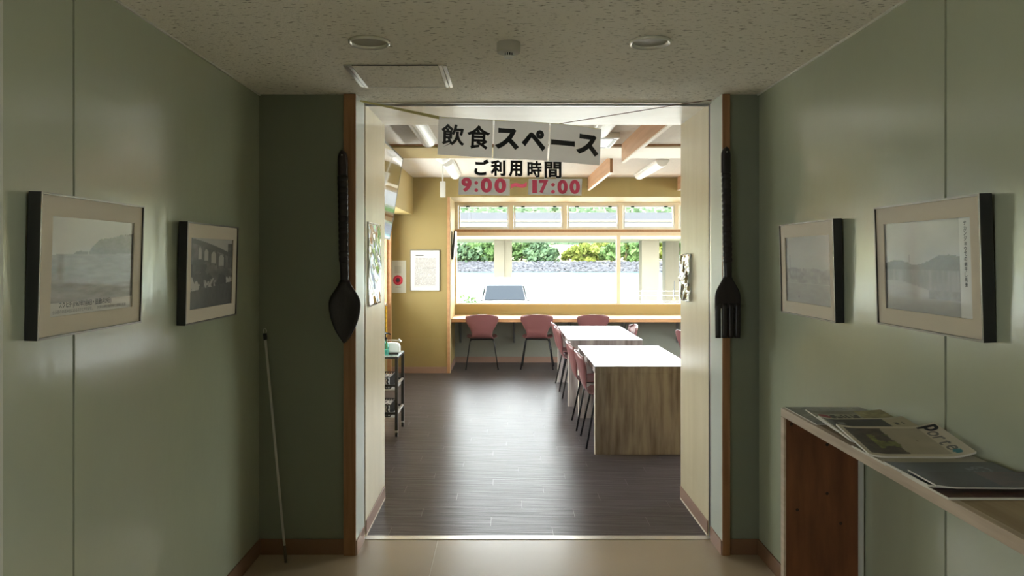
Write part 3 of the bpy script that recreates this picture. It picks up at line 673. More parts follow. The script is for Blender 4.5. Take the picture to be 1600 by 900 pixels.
def x_porte(r, c, T):
    for i, ch in enumerate('porte'):
        big = (i == 0)
        me = text_mesh(ch, 'title_letter', None, 0.056 if big else (0.030 if ch != 't' else .038), 0.012 if not big else 0.03)
        o = link('title_letter', me, m_ink if big else m_inkgrey, c)
        v = .85 - .15 * i - (.02 if i else 0); u = .89 - (.02 if not big else 0); p = T(u, v)
        # glyph x -> -y, glyph z -> +x, draped on the curved cover
        L0, W0 = 0.292, 0.210
        for vt in me.vertices:
            gx, gz = vt.co.x, vt.co.z; q_ = T(min(1, u + gz / L0), v - gx / W0); vt.co = (q_[0], q_[1], q_[2] + .0018)
        me.update()
def c_logo(u, v):
    n = fbm(u * 14, v * 12, 5)
    out = rgb(120, 118, 104) * (0.85 + .3 * n[..., None])
    out = mix((v > .55) & (v < .86), rgb(150, 146, 128) * (0.8 + .4 * n[..., None]), out)
    out = mix((v > .6) & (v < .82) & (u > .22) & (u < .6) & (vnoise(u * 46, v * 9, 8) > .42), rgb(58, 52, 50), out)
    out = mix((u > .62) & (v > .35), rgb(140, 132, 92) * (0.7 + .6 * n[..., None]), out)
    out = mix((np.hypot((u - .14) * 1.45, v - .72) < .11), rgb(148, 40, 60), out)
    return mix((v < .5) & (u < .3), rgb(112, 112, 100), out)
def c_dark(u, v):
    n = fbm(u * 9, v * 7, 15); out = rgb(66, 52, 44) * (0.6 + .8 * n[..., None])
    out = mix((v > .62), rgb(38, 34, 38) * (0.7 + .6 * n[..., None]), out)
    out = mix((u > .16) & (u < .24) & (v > .72) & (v < .84), rgb(120, 126, 126), out)
    out = mix(u > .74, rgb(178, 168, 142), out)
    out = mix((u > .80) & (u < .92) & (np.abs(v - .75) < .05) & (vnoise(u * 60, v * 0, 3) > .5), rgb(60, 55, 50), out)
    return mix((v > .95) | (u < .03), rgb(185, 178, 160), out)
def c_grey(u, v):
    n = fbm(u * 10, v * 8, 25); return mix(n > .52, rgb(116, 118, 110), rgb(140, 140, 130)) * (0.9 + .2 * n[..., None])
def c_navy(u, v):
    n = fbm(u * 7, v * 9, 35); out = rgb(44, 48, 52) * (0.7 + .6 * n[..., None])
    return mix((u > .62) & (u < .86) & (v > .45) & (v < .8) & (vnoise(u * 40, v * 16, 6) > .62), rgb(90, 94, 98), out)
def c_black(u, v):
    n = fbm(u * 7, v * 9, 36); out = rgb(16, 15, 18) * (1 + .5 * n[..., None])
    return mix(u > .55, rgb(66, 40, 36) * (.7 + .6 * n[..., None]), out)
def c_red(u, v):
    n = fbm(u * 12, v * 9, 37); out = rgb(92, 62, 50) * (0.6 + .8 * n[..., None])
    return mix((n > .55), rgb(70, 26, 28), out)
z = SZ + .0015
magazine('grey printed leaflet lying flat at the far end of the shelf', 1.035, 1.312, 2.46, 2.742, z, .003, c_grey, name='leaflet', cat='leaflet')
magazine('magazine with a dark red dot logo, second from the far end', 1.035, 1.300, 2.335, 2.545, z + .0025, .004, c_logo, rot=3, curl=(.008, .004), dz=0.022)
magazine('dark covered magazine with a pale end strip, under the white bordered one', 1.022, 1.300, 2.20, 2.415, z + .0005, .006, c_dark, rot=2, curl=(.010, .006), dz=0.026)
magazine('beige magazine lying under the white bordered one', 1.018, 1.300, 1.98, 2.175, z, .006, c_flat((150, 140, 118)), rot=0)
magazine('white bordered magazine titled with slanted letters and a blue green dot', 0.998, 1.290, 2.025, 2.235, z + .0075, .005, c_porte, rot=-1, curl=(.008, .014), extra=x_porte, dz=0.034)
magazine('dark grey blue magazine beside the black one', 1.005, 1.295, 1.765, 1.965, z + .007, .006, c_navy, rot=1, curl=(.004, 0))
magazine('magazine with a red brown cover at the bottom of the near pile', 1.018, 1.312, 1.70, 1.90, z, .0055, c_red, rot=0)
magazine('glossy black magazine on top of the near pile', 1.012, 1.305, 1.735, 1.86, z + .0145, .0035, c_black, rot=-1, curl=(.006, 0))

# ---- hanging sign in the doorway
sg = empty('hanging_sign', (0, 4.00, 2.05)); tag(sg, 'paper dining space sign with opening hours strung across the doorway', 'sign')
def put(px, py, D=4.00): p = wp(px, py, D); return Vector((p[0], p[1] - 4.00, p[2] - 2.05))
def sheet(name, cs, mat, bow=0.004, y=0.0, parent=sg):
    a, b, c, d = [put(*q) for q in cs]     # tl, tr, br, bl
    def fn(u, v):
        p = (a * (1 - u) + b * u) * (1 - v) + (d * (1 - u) + c * u) * v
        return (p.x, p.y + y - bow * math.sin(math.pi * u), p.z)
    o = MB().grid(fn, 12, 8).build(name, mat, parent, smooth=True); return o, fn
def lettering(s, cs, fn_, parent, mat, name, bold, dy=0.0012, spacing=1.0):
    """lay text on the quad cs (tl,tr,br,bl pixel corners)"""
    me = text_mesh(s, name, 1.0, 1.0, bold, spacing=spacing); a, b, c, d = [put(*q) for q in cs]
    n = len(me.vertices)
    for v in me.vertices:
        u_, w_ = v.co.x + .5, .5 - v.co.z
        p = (a * (1 - u_) + b * u_) * (1 - w_) + (d * (1 - u_) + c * u_) * w_
        v.co = (p.x, p.y - dy, p.z)
    me.update(); return link(name, me, mat, parent)
m_signpaper = translucent_paper('sign_paper', (0.70, 0.68, 0.66))
q1 = [(685.5, 182), (770.5, 187.5), (768.5, 247), (683.5, 241.5)]
q2 = [(773, 187.5), (858, 192), (855, 251), (770.5, 247.5)]
q3 = [(860.5, 192), (939.5, 201.5), (937, 258.5), (857.5, 251.5)]
for q, cs, bd in ((('飲食'), [(690, 193.5), (766.5, 196.5), (765.5, 234.5), (689, 229.5)], .024), (('スペ'), [(774, 199.5), (852, 204), (852.5, 237), (773, 233)], .05), (('ース'), [(861, 209), (935.5, 209), (935.5, 246), (860, 246)], .040)):
    qq = {'飲食': q1, 'スペ': q2, 'ース': q3}[q]
    o, fn = sheet('paper_sheet', qq, m_signpaper, 0.002)
    if q == 'ース':
        lettering('ー', [(861, 217.5), (898, 221), (898, 229.5), (861, 226)], fn, o, m_ink, 'letter', .055, .0045)
        lettering('ス', [(901, 208), (936, 213), (934.5, 246), (899.5, 240)], fn, o, m_ink, 'letter', .055, .0045)
    else:
        l_, r_ = q
        tl, tr, br, bl = cs; md = lambda p, qx, t: (p[0] + (qx[0] - p[0]) * t, p[1] + (qx[1] - p[1]) * t)
        lettering(l_, [tl, md(tl, tr, .475), md(bl, br, .475), bl], fn, o, m_ink, 'letter', bd, .0045)
        lettering(r_, [md(tl, tr, .525), tr, br, md(bl, br, .525)], fn, o, m_ink, 'letter', bd, .0045)
m_letterrim = translucent_paper('pale_letter_rim', (0.70, 0.70, 0.70))
g0 = [(741.5, 250), (764, 250.5), (767, 251), (789.5, 251.5), (795, 251.5), (816, 252), (824.5, 252), (846, 252.5), (851, 252.5), (877, 253)]
for i, ch in enumerate('ご利用時間'):
    xa, xb = g0[2 * i][0], g0[2 * i + 1][0]; ya = 249 + i * .9; yb = 273.5 + i * 1.2
    cs = [(xa, ya), (xb, ya + .4), (xb, yb + .4), (xa, yb)]
    big = [(xa - .8, ya - .8), (xb + .8, ya - .4), (xb + .8, yb + 1.2), (xa - .8, yb + .8)]
    k = lettering(ch, big, None, sg, m_letterrim, 'cut_out_letter', .04, .000)
    lettering(ch, cs, None, k, m_ink, 'letter_face', .026 if ch == '間' else .03 if ch == '時' else .042, .0012)
m_lam = glass_mat('laminating_film', (0.80, 0.80, 0.80), 0.05, 0.1)
m_lampaper = translucent_paper('translucent_white_sheet', (0.72, 0.70, 0.70))
h1 = [(717, 276), (796.5, 279.5), (796.5, 305.5), (716, 304)]; h2 = [(826, 279.5), (909.5, 279.5), (908.5, 305.5), (825, 304)]
o1, _ = sheet('hours_sheet', h1, m_lampaper, 0.001); o2, _ = sheet('hours_sheet', h2, m_lampaper, 0.001)
o3, _ = sheet('joining_film', [(796.9, 279.5), (825.6, 279.5), (824.6, 304), (796.9, 305)], m_lam, 0.0005)
def hrs(par, items):
    its = []
    for it in items:
        if it[0] == ':':
            _, x0, x1, y0, y1, bd = it; its += [('.', x0, x1, y0, y0 + 5.6, .03), ('.', x0, x1, y1 - 5.6, y1, .03)]
        else: its.append(it)
    for ch, x0, x1, y0, y1, bd in its:
        lettering(ch, [(x0, y0), (x1, y0), (x1, y1), (x0, y1)], None, par, m_inkred, 'digit', bd, .0030)
hrs(o1, [('9', 721, 737, 277.5, 300, .05), (':', 741.5, 747, 283, 300, .02), ('0', 751, 769, 278, 301, .05), ('0', 772.5, 791, 278.5, 301.5, .05)])
hrs(o3, [('~', 798, 823, 284.5, 295, .05)])
hrs(o2, [('1', 831.5, 839, 281, 302, .02), ('7', 842, 857, 281, 302, .045), (':', 861, 867, 286, 302.5, .02), ('0', 871, 887, 281, 303, .05), ('0', 890, 906, 281, 303, .05)])
a = put(556, 156, 3.95); b = put(686, 184, 4.0)
MB().hexa([a + Vector((0, 0, -.004)), b + Vector((0, 0, -.009)), b + Vector((0, .001, -.009)), a + Vector((0, .001, -.004)), a + Vector((0, 0, .004)), b + Vector((0, 0, .009)), b + Vector((0, .001, .009)), a + Vector((0, .001, .004))]).build('yellow_tape', m_string, sg)
MB().tube([tuple(put(874, 193.5, 4.0)), tuple(put(1062, 163, 4.0)), tuple(put(1112, 156, 3.95))], 0.0022, 6).build('string', m_brownstring, sg)
MB().tube([tuple(put(690, 183.5, 4.0)), tuple(put(770, 187.7, 4.0)), tuple(put(874, 193.5, 4.0)), tuple(put(938, 201.5, 4.0))], 0.0018, 6).build('string', m_string, sg)
MB().tube([tuple(put(558, 157, 3.95)), tuple(put(559, 172, 3.96)), tuple(put(562, 190, 3.97))], 0.003, 6).build('tape_end', m_string, sg)
# ---- film sheets on the jambs
def film(name, label, x, d0, d1, z0, z1, amp, mat, cat, sgn):
    r = empty(name, (x, (d0 + d1) / 2, z0)); tag(r, label, cat)
    w_, h_2 = d1 - d0, z1 - z0
    def fn(u, v):
        wv = amp * (0.5 + 0.5 * math.sin(u * 9 + 4 * v) * math.cos(v * 13 + u * 3)) + amp * .6 * float(fbm(np.array(u * 5.), np.array(v * 8.), 12))
        return (sgn * (0.003 + wv), (u - .5) * w_, v * h_2)
    MB().grid(fn, 24, 40).build('film', mat, r, smooth=True, solid=0.0008)
    MB().box(min(0.0005 * sgn, .0022 * sgn), max(.0005 * sgn, .0022 * sgn), -w_ / 2 + .02, w_ / 2 - .02, h_2 - .02, h_2).build('tape', m_lampaper, r)
    return r
film('plastic_sheet', 'rippled glossy plastic sheet on the left door jamb', OL + .0125, 4.16, 4.56, 1.27, 1.75, 0.007, m_filmsheet, 'plastic sheet', 1)
fr2 = film('plastic_pocket', 'crumpled clear plastic pocket on the right door jamb', OR - .0125, 4.46, 4.70, 1.28, 1.57, 0.018, m_filmsheet, 'plastic pocket', -1)
MB().box(-.0045, -.0015, .04, .10, .01, .27).build('dark_insert', m_darkmetal, fr2)

# ================================================================== DINING ROOM THINGS
# ---- tables
def table(label, x0, x1, d0, d1, zt=0.695):
    r = empty('dining_table', ((x0 + x1) / 2, (d0 + d1) / 2, 0)); tag(r, label, 'table', 'dining tables')
    w_, l_ = (x1 - x0) / 2, (d1 - d0) / 2
    MB().box(-w_, w_, -l_, l_, zt - .006, zt).build('table_top', m_tabletop, r)
    MB().box(-w_ + .001, w_ - .001, -l_ + .001, l_ - .001, zt - .055, zt - .0062).build('apron', m_tableedge, r)
    for s_ in (-1, 1):
        y0, y1 = (-l_ + .004, -l_ + .044) if s_ < 0 else (l_ - .044, l_ - .004)
        e = MB().box(-w_ + .004, w_ - .004, y0, y1, 0.001, zt - .0565).build('end_panel', m_tableedge, r)
        MB().box(-w_ + .001, -w_ + .0038, y0, y1, 0.001, zt - .0565).build('edge_strip', m_edge, e)
    return r
table('grey wood table with a pale marbled top nearest the doorway', 0.70, 1.475, 5.80, 7.16)
table('second grey wood table, nearer the window', 0.648, 1.42, 7.66, 9.2)

# ---- chairs: one-piece waisted shell on four thin legs; faces +y locally
def chair_proto():
    r = empty('shell_chair'); r['category'] = 'chair'; r['group'] = 'rose shell chairs'
    pf = [(0.215, 0.425), (0.19, 0.440), (0.10, 0.437), (0.0, 0.428), (-0.09, 0.428), (-0.155, 0.445), (-0.190, 0.490), (-0.208, 0.55), (-0.224, 0.62), (-0.240, 0.69), (-0.252, 0.745), (-0.256, 0.768)]
    hw = [0.150, 0.185, 0.208, 0.213, 0.190, 0.150, 0.136, 0.152, 0.190, 0.220, 0.212, 0.130]
    def interp(arr, t):
        k = min(int(t), len(arr) - 2); f = t - k; p = [arr[max(0, k - 1)], arr[k], arr[k + 1], arr[min(len(arr) - 1, k + 2)]]
        g = lambda a, b, c, d: 0.5 * (2 * b + (c - a) * f + (2 * a - 5 * b + 4 * c - d) * f * f + (3 * b - a - 3 * c + d) * f ** 3)
        return tuple(g(*[q[i] for q in p]) for i in range(len(arr[0]))) if isinstance(arr[0], tuple) else g(*p)
    nv = 44
    def fn(u, v):
        t = v * (len(pf) - 1); y, z = interp(pf, t); h = interp(hw, t); s_ = u * 2 - 1
        x = h * math.sin(s_ * math.pi / 2 * 0.98)
        e = s_ * s_
        back = min(1, max(0, (t - 5) / 2.0)); 
        z2 = z + (0.018 * e if t < 4.5 else 0.0) * (1 - back) - (0.020 * e * e if t > 10 else 0)
        y2 = y + 0.050 * e * back * min(1.0, h / .2)
        return (x, y2, z2)
    MB().grid(fn, 16, nv).build('seat_shell', m_chair, r, smooth=True, solid=0.010)
    MB().box(-.10, .10, -.09, .12, .410, .421).tube([(-.15, -.10, .414), (.15, -.10, .414)], .008, 8).tube([(-.15, .13, .414), (.15, .13, .414)], .008, 8).build('under_frame', m_leg, r)
    for sx in (-1, 1):
        for y0, y1 in ((-.10, -.185), (.13, .20)):
            MB().tube([(sx * .13, y0, .414), (sx * .152, y0 - .004 * (1 if y0 < 0 else -1), .408), (sx * .165, (y0 * 0.9 + y1 * .1), .385), (sx * .222, y1, 0.004)], .0085, 8).build('leg', m_leg, r, smooth=True)
    return r
proto = chair_proto(); first = [True]
def chair(x, y, facing, label):
    o = proto if first[0] else copy_tree(proto); first[0] = False
    o.location = (x, y, 0); o.rotation_euler = (0, 0, R(facing)); o['label'] = label; return o
chair(-0.33, 10.32, 2, 'rose shell chair at the window counter, leftmost of three')
chair(0.445, 10.33, -5, 'rose shell chair at the window counter, middle of three')
chair(1.19, 10.32, 3, 'rose shell chair at the window counter, rightmost of three')
chair(0.835, 6.18, -90, 'rose shell chair nearest the doorway, left of the near table')
chair(0.815, 6.80, -90, 'second rose shell chair from the doorway, left of the near table')
chair(0.805, 8.30, -90, 'rose shell chair left of the far table, nearer the doorway')
chair(0.805, 8.85, -88, 'rose shell chair left of the far table, nearer the window')
chair(1.27, 8.60, 90, 'rose shell chair on the far side of the second table, only its back rim showing')
chair(2.12, 7.95, -80, 'rose shell chair half hidden by the right door jamb')
chair(1.335, 6.25, 90, 'rose shell chair on the far side of the near table, beside the jamb')

# ---- television
TV = Vector((-0.97, 7.0, 2.487)); TB = Vector((-1.097, 7.0, 1.716)); up = (TV - TB); hgt = up.length; upn = up.normalized()
tilt = math.atan2(TV.x - TB.x, TV.z - TB.z)
tv = empty('television', (TB.x, 6.3, TB.z), (0, tilt, 0)); tag(tv, 'large tilted flat television reflecting the window, hung at upper left', 'television')
MB().box(-0.045, -0.003, -0.70, 0.70, 0.0, hgt).build('casing', m_black, tv, bevel=0.004)
MB().box(-0.0028, 0.0, -0.688, 0.688, 0.014, hgt - .014).build('screen', m_screen, tv)
frm = frame_rect(MB(), -0.70, 0.70, 0, hgt, .012, 0, .004); frm.v = [(-0.0026 + p[1], p[0], p[2]) for p in frm.v]; frm.build('bezel', m_darkmetal, tv)
MB().box(-.10, -.046, -.12, .12, .30, .55).box(-.245, -.10, -.05, .05, .46, .54).build('wall_mount', m_darkmetal, tv)

# ---- batten lights
m_tube = M('white_lamp_diffuser', (0.86, 0.86, 0.84), 0.4)
def batten(label, x, d0, d1):
    r = empty('ceiling_light', (x, (d0 + d1) / 2, RH)); tag(r, label, 'ceiling light', 'batten lights'); l_ = (d1 - d0) / 2
    MB().box(-.075, .075, -l_, l_, -.022, -.0005).build('base', m_white, r)
    poly = [(.062 * math.cos(a), -.0222 - .050 * math.sin(a)) for a in [math.pi * i / 10 for i in range(11)]]
    MB().prism(poly, 'y', -l_ + .012, l_ - .012).build('diffuser', m_tube, r, smooth=False)
    for s_ in (-1, 1): MB().prism([(p[0] * 1.04, p[1] * 1.04 + .001) for p in poly], 'y', s_ * l_ - .006 + (-.006 * s_), s_ * l_ + .006 + (-.006 * s_)).build('end_cap', m_white, r)
batten('white batten ceiling light above the television', -0.70, 5.35, 6.7)
batten('white batten ceiling light beside the hanging sensor', -0.645, 8.10, 9.45)
batten('white batten ceiling light right of the plywood board', 1.72, 8.10, 9.50)
batten('white batten ceiling light nearer the doorway, partly behind the sign', 0.80, 5.2, 6.2)
ac = empty('air_conditioner', (0.69, 6.62, RH)); tag(ac, 'white ceiling cassette air conditioner beside the plywood board', 'air conditioner')
MB().box(-.29, .29, -.30, .30, -.05, -.001).build('panel', m_white, ac, bevel=0.006)
for q in ((-.24, .24, -.27, -.245), (-.24, .24, .245, .27), (.245, .27, -.24, .24), (-.27, -.245, -.24, .24)): MB().box(*q, -.0525, -.0502).build('air_slot', m_darkmetal, ac)
# hanging sensor
hs = empty('hanging_sensor', (-0.68, 8.0, RH)); tag(hs, 'white box hanging from a conical ceiling rose on a thin rod', 'hanging sensor')
MB().lathe([(.085, -.0005), (.08, -.012), (.03, -.045), (.008, -.06)], 24).build('ceiling_rose', m_white, hs, smooth=True)
MB().tube([(0, 0, -.06), (0, 0, -.25)], .007, 8).build('rod', m_white, hs)
MB().box(-.028, .028, -.02, .02, -.42, -.25).build('box_body', m_white, hs, bevel=0.005)

# ---- notices on the back wall
dp = empty('framed_notice', ((664.3 - CX) * RB / F, RB, H - (454.5 - CY) * RB / F)); tag(dp, 'framed typed document on the yellow wall', 'notice')
wN, hN = 46.5 * RB / F, 64 * RB / F
MB().box(-wN / 2 + .006, wN / 2 - .006, -.012, -.001, .006, hN - .006).build('backing_board', m_paper, dp)
frame_rect(MB(), -wN / 2, wN / 2, 0, hN, .008, -.018, -.001).build('frame', m_pewter, dp)
def c_doc(u, v):
    out = np.ones(u.shape + (3,)) * rgb(205, 203, 200); uu = u; ln = (vnoise(u * 60, np.floor(v * 46), 3) > .3)
    row = (np.mod(v * 46, 1) > .45) & (v > .05) & (v < .88) & (u > .04) & (u < .96) & (vnoise(u * 3, np.floor(v * 46) * 1.7, 9) > .12)
    out = mix(row & ln, rgb(150, 148, 146), out)
    return mix((v > .93) & (v < .955) & (u > .06) & (u < .42), rgb(70, 70, 70), out)
print_sheet('typed_page', m_paperprint, dp, c_doc, 90, 184, lambda u, v: (-wN / 2 + .055 + (wN - .10) * u, np.full_like(u, -.0128), .05 + (hN - .10) * v))
ps = empty('wall_poster', ((622.6 - CX) * RB / F, RB, H - (457.5 - CY) * RB / F)); tag(ps, 'white poster with a crimson ring on the yellow wall', 'poster')
wP, hP = 23.5 * RB / F, 50.5 * RB / F
def c_ring(u, v):
    out = np.ones(u.shape + (3,)) * rgb(196, 196, 182); d = np.hypot((u - .47) * wP, (v - .39) * hP)
    out = mix((u > .24) & (u < .70) & (v > .6) & (v < .83), rgb(178, 180, 166), out)
    out = mix(d < .066, rgb(196, 30, 62), out); out = mix((d < .046) & (d > .038), rgb(225, 80, 100), out); out = mix(d < .032, rgb(120, 30, 50), out); out = mix(d < .020, rgb(60, 62, 72), out)
    return mix((u > .3) & (u < .68) & (v > .16) & (v < .19), rgb(150, 152, 140), out)
MB().box(-wP / 2, wP / 2, -.006, -.001, 0, hP).build('board', m_paper, ps)
print_sheet('poster_print', m_paperprint, ps, c_ring, 60, 120, lambda u, v: (-wP / 2 + wP * u, np.full_like(u, -.0066), hP * v))
# small frame and paper on the recess side wall (faces +x)
sf = empty('small_picture', (-0.7395, 10.30, 1.52), (0, R(4), R(0))); tag(sf, 'small dark backed frame on the side of the window recess', 'picture')
MB().box(0.0, .022, -.16, .16, 0, .40).build('frame', m_black, sf); MB().box(.0222, .0245, -.15, .15, .01, .39).build('print', m_paper, sf)
sp2 = empty('pinned_note', (-0.7470, 10.32, 1.17)); tag(sp2, 'grey paper note below the small frame in the window recess', 'note')
MB().box(.0005, .0025, -.10, .10, 0, .29).build('paper', M('grey_paper', (0.45, 0.45, 0.45), .6), sp2); MB().box(.0026, .004, -.03, .03, .27, .30).build('tape', m_lampaper, sp2)
# yellow strap
ys = empty('yellow_strap', (RL + .012, 9.45, 0.37)); tag(ys, 'yellow perforated strap hanging under the side window', 'strap')
st = MB()
for i in range(9):
    z0 = i * .062; frm = frame_rect(MB(), -.045, .045, z0, z0 + .062, .020, 0, .006); st.add([(p[1], p[0], p[2]) for p in frm.v], frm.f)
st.build('strap_links', m_yellowstrap, ys); MB().box(-.002, .008, -.05, .05, .5585, .60).build('hook_plate', m_metal, ys)

# ---- trolley
tr = empty('kitchen_trolley', (-1.215, 6.56, 0)); tag(tr, 'black metal three tier trolley on castors by the left jamb', 'trolley')
hx, hy = .275, .19
for sx in (-1, 1):
    for sy in (-1, 1):
        l_ = MB().box(sx * hx - .0125, sx * hx + .0125, sy * hy - .0125, sy * hy + .0125, .06, .675).build('leg', m_black, tr)
        MB().box(sx * hx - .012, sx * hx + .012, sy * hy - .010, sy * hy + .010, .040, .0595).build('castor_fork', m_metal, l_)
        w_ = MB().tube([(sx * hx - .010, sy * hy + .006, .0245), (sx * hx + .010, sy * hy + .006, .0245)], .024, 14).build('castor_wheel', m_darkmetal, l_)
MB().box(-hx - .014, hx + .014, -hy - .014, hy + .014, .676, .692).build('top_tray', m_black, tr)
MB().box(-hx - .010, hx + .010, -hy - .010, hy + .010, .6925, .697).build('tray_glass', M('grey_green_glass_top', (0.42, 0.47, 0.45), 0.12), tr)
for z0 in (.40, .16):
    t_ = MB().box(-hx + .013, hx - .013, -hy + .013, hy - .013, z0, z0 + .008).build('shelf_tray', M('tray_white', (.7, .7, .7), .4) if 'tray_white' not in bpy.data.materials else bpy.data.materials['tray_white'], tr)
    MB().box(-hx + .013, hx - .013, -hy - .010, -hy + .008, z0 + .035, z0 + .055).box(-hx + .013, hx - .013, hy - .008, hy + .010, z0 + .035, z0 + .055).build('long_rail', m_black, t_)
    MB().box(hx - .008, hx + .010, -hy + .013, hy - .013, z0 + .04, z0 + .055).box(-hx - .010, -hx + .008, -hy + .013, hy - .013, z0 + .04, z0 + .055).build('side_rail', m_metal, t_)
def basket(label, z0):
    r = empty('basket', (-1.20, 6.55, z0 + .009)); tag(r, label, 'basket', 'baskets on the trolley')
    b = MB()
    for i in range(19):
        x = -.20 + .40 * i / 18
        for y_ in (-.15, .15): b.tube([(x, y_, 0), (x, y_, .10)], .0035, 5)
    for i in range(13):
        y_ = -.15 + .30 * i / 12
        for x in (-.20, .20): b.tube([(x, y_, 0), (x, y_, .10)], .0035, 5)
    o = b.build('wire_side', m_darkmetal, r); o['kind'] = 'stuff'
    frame_b = MB()
    for zq in (.0, .10): frame_b.tube([(-.20, -.15, zq + .003), (.20, -.15, zq + .003), (.20, .15, zq + .003), (-.20, .15, zq + .003), (-.20, -.15, zq + .003)], .005, 6)
    frame_b.build('rim', m_black, r)
    MB().box(-.185, .185, -.135, .135, .002, .09).build('patterned_liner', m_basketpat, r, bevel=0.01)
basket('black wire basket with patterned liner on the middle tier of the trolley', .40)
basket('black wire basket with patterned liner on the bottom tier of the trolley', .16)
zt = .6975
def bottle(label, x, y_, sc, grp='pump bottles on the trolley'):
    r = empty('pump_bottle', (x, y_, zt)); tag(r, label, 'bottle', grp)
    MB().lathe([(.030 * sc, .001), (.033 * sc, .006), (.033 * sc, .085 * sc), (.028 * sc, .105 * sc), (.013 * sc, .118 * sc), (.013 * sc, .132 * sc)], 20).build('body', m_teal, r, smooth=True)
    MB().lathe([(.026 * sc, .006), (.026 * sc, .05 * sc)], 16).build('liquid', M('teal_liquid', (.25, .55, .50), .2) if 'teal_liquid' not in bpy.data.materials else bpy.data.materials['teal_liquid'], r)
    MB().lathe([(.016 * sc, .1325 * sc), (.016 * sc, .155 * sc), (.006 * sc, .157 * sc), (.006 * sc, .185 * sc)], 14).build('collar', m_darkmetal, r)
    MB().tube([(-.008 * sc, 0, .188 * sc), (.03 * sc, 0, .190 * sc), (.044 * sc, 0, .180 * sc)], .007 * sc, 8).build('nozzle', m_darkmetal, r, smooth=True)
bottle('teal glass pump bottle at the front of the trolley top', -1.045, 6.43, 1.0)
bottle('shorter teal pump bottle behind, at the jamb', -1.10, 6.60, .95)
tk_ = empty('tissue_holder', (-1.005, 6.66, zt)); tag(tk_, 'white napkin holder with wire handle on the trolley top', 'napkin holder')
MB().prism([(-.055, .001), (.055, .001), (.055, .05), (.045, .075), (.02, .085), (-.055, .085)], 'y', -.03, .03).build('napkin_block', m_paper, tk_, bevel=.004)
MB().tube([(-.07, -.034, .005), (-.07, -.034, .105), (.05, -.034, .105), (.065, -.034, .09)], .0025, 6).tube([(-.07, .034, .005), (-.07, .034, .105), (.05, .034, .105), (.065, .034, .09)], .0025, 6).tube([(.045, -.034, .12), (.068, -.034, .095)], .006, 6).build('wire_handle', m_metal, tk_)
ph = empty('remote_control', (-0.985, 6.50, zt)); tag(ph, 'flat black remote lying on the trolley top', 'remote')
MB().box(-.045, .045, -.02, .02, .0005, .014).build('case', m_black, ph, bevel=.003); MB().box(-.03, .03, -.012, .012, .0142, .0155).build('keypad', m_darkmetal, ph)

# ================================================================== OUTSIDE
GZ, WZ = -0.92, -1.8
m_ground = M('pale_concrete', (0.42, 0.41, 0.38), 0.8, c2=(0.50, 0.49, 0.46), nscale=1.5)
struct(MB().box(-90, 90, 11.4, 37.6, GZ - 0.3, GZ).build('ground', m_ground), 'pale concrete yard outside the window')
struct(MB().box(5.2, 90, -20, 11.4, GZ - 0.3, GZ).build('ground_right', m_ground), 'pale concrete yard right of the building')
struct(MB().box(-90, -4.2, -20, 11.4, GZ - 0.3, GZ).build('ground_side', m_ground), 'pale concrete yard beside the building')
struct(MB().box(-90, 90, 37.6, 38.2, WZ - 1, GZ + .02).build('quay_edge', m_ground), 'concrete quay edge at the river')
rv = MB().grid(lambda u, v: (-400 + 900 * u, 38.2 + 140 * v, WZ), 4, 4).build('river', M('river_water', (0.006, 0.05, 0.05), 0.22, c2=(0.03, 0.11, 0.105), stretch=(0.10, 0.9, 1), nscale=0.5, detail=5, bump=0.8, bstretch=(0.25, 1.0, 1), bscale=0.9)); tag(rv, 'bright turquoise river beyond the yard', 'river', kind='stuff')
m_far = M('far_bank_earth', (0.20, 0.20, 0.12), 0.9, c2=(0.30, 0.32, 0.14), nscale=0.2)
m_grass = M('far_pale_grass', (0.15, 0.155, 0.075), 0.9, c2=(0.24, 0.235, 0.13), nscale=0.15)
struct(MB().add([(-400, 171, -2.2), (500, 171, -2.2), (500, 175, 0.2), (-400, 175, 0.2), (-400, 230, 3.0), (500, 230, 3.0)], [(0, 1, 2, 3), (3, 2, 5, 4)]).build('far_bank', m_grass), 'pale grassy far bank of the river')
# rocks of the embankment: too many and too small to pick apart
rk = MB(); ico = [(0, 0, 1), (.89, 0, .45), (.28, .85, .45), (-.72, .53, .45), (-.72, -.53, .45), (.28, -.85, .45), (.72, .53, -.45), (-.28, .85, -.45), (-.89, 0, -.45), (-.28, -.85, -.45), (.72, -.53, -.45), (0, 0, -1)]
icf = [(0, 1, 2), (0, 2, 3), (0, 3, 4), (0, 4, 5), (0, 5, 1), (1, 6, 2), (2, 7, 3), (3, 8, 4), (4, 9, 5), (5, 10, 1), (6, 7, 2), (7, 8, 3), (8, 9, 4), (9, 10, 5), (10, 6, 1), (11, 7, 6), (11, 8, 7), (11, 9, 8), (11, 10, 9), (11, 6, 10)]
for i in range(5200):
    t = rnd.random(); x = -40 + 120 * rnd.random(); yy = 169.5 + 4.8 * t; zc = -1.9 + 2.3 * t; s_ = 0.20 + .28 * rnd.random()
    a = rnd.random() * 6.28; ca, sa = math.cos(a), math.sin(a)
    rk.add([(x + s_ * (p[0] * ca - p[1] * sa) * 1.3, yy + s_ * (p[0] * sa + p[1] * ca), zc + s_ * p[2] * .8) for p in ico], icf)
rko = rk.build('embankment_rocks', M('blue_grey_rock', (0.014, 0.015, 0.020), 0.85, c2=(0.048, 0.049, 0.060), nscale=1.4)); tag(rko, 'blue grey rock embankment along the far bank', 'rocks', kind='stuff')
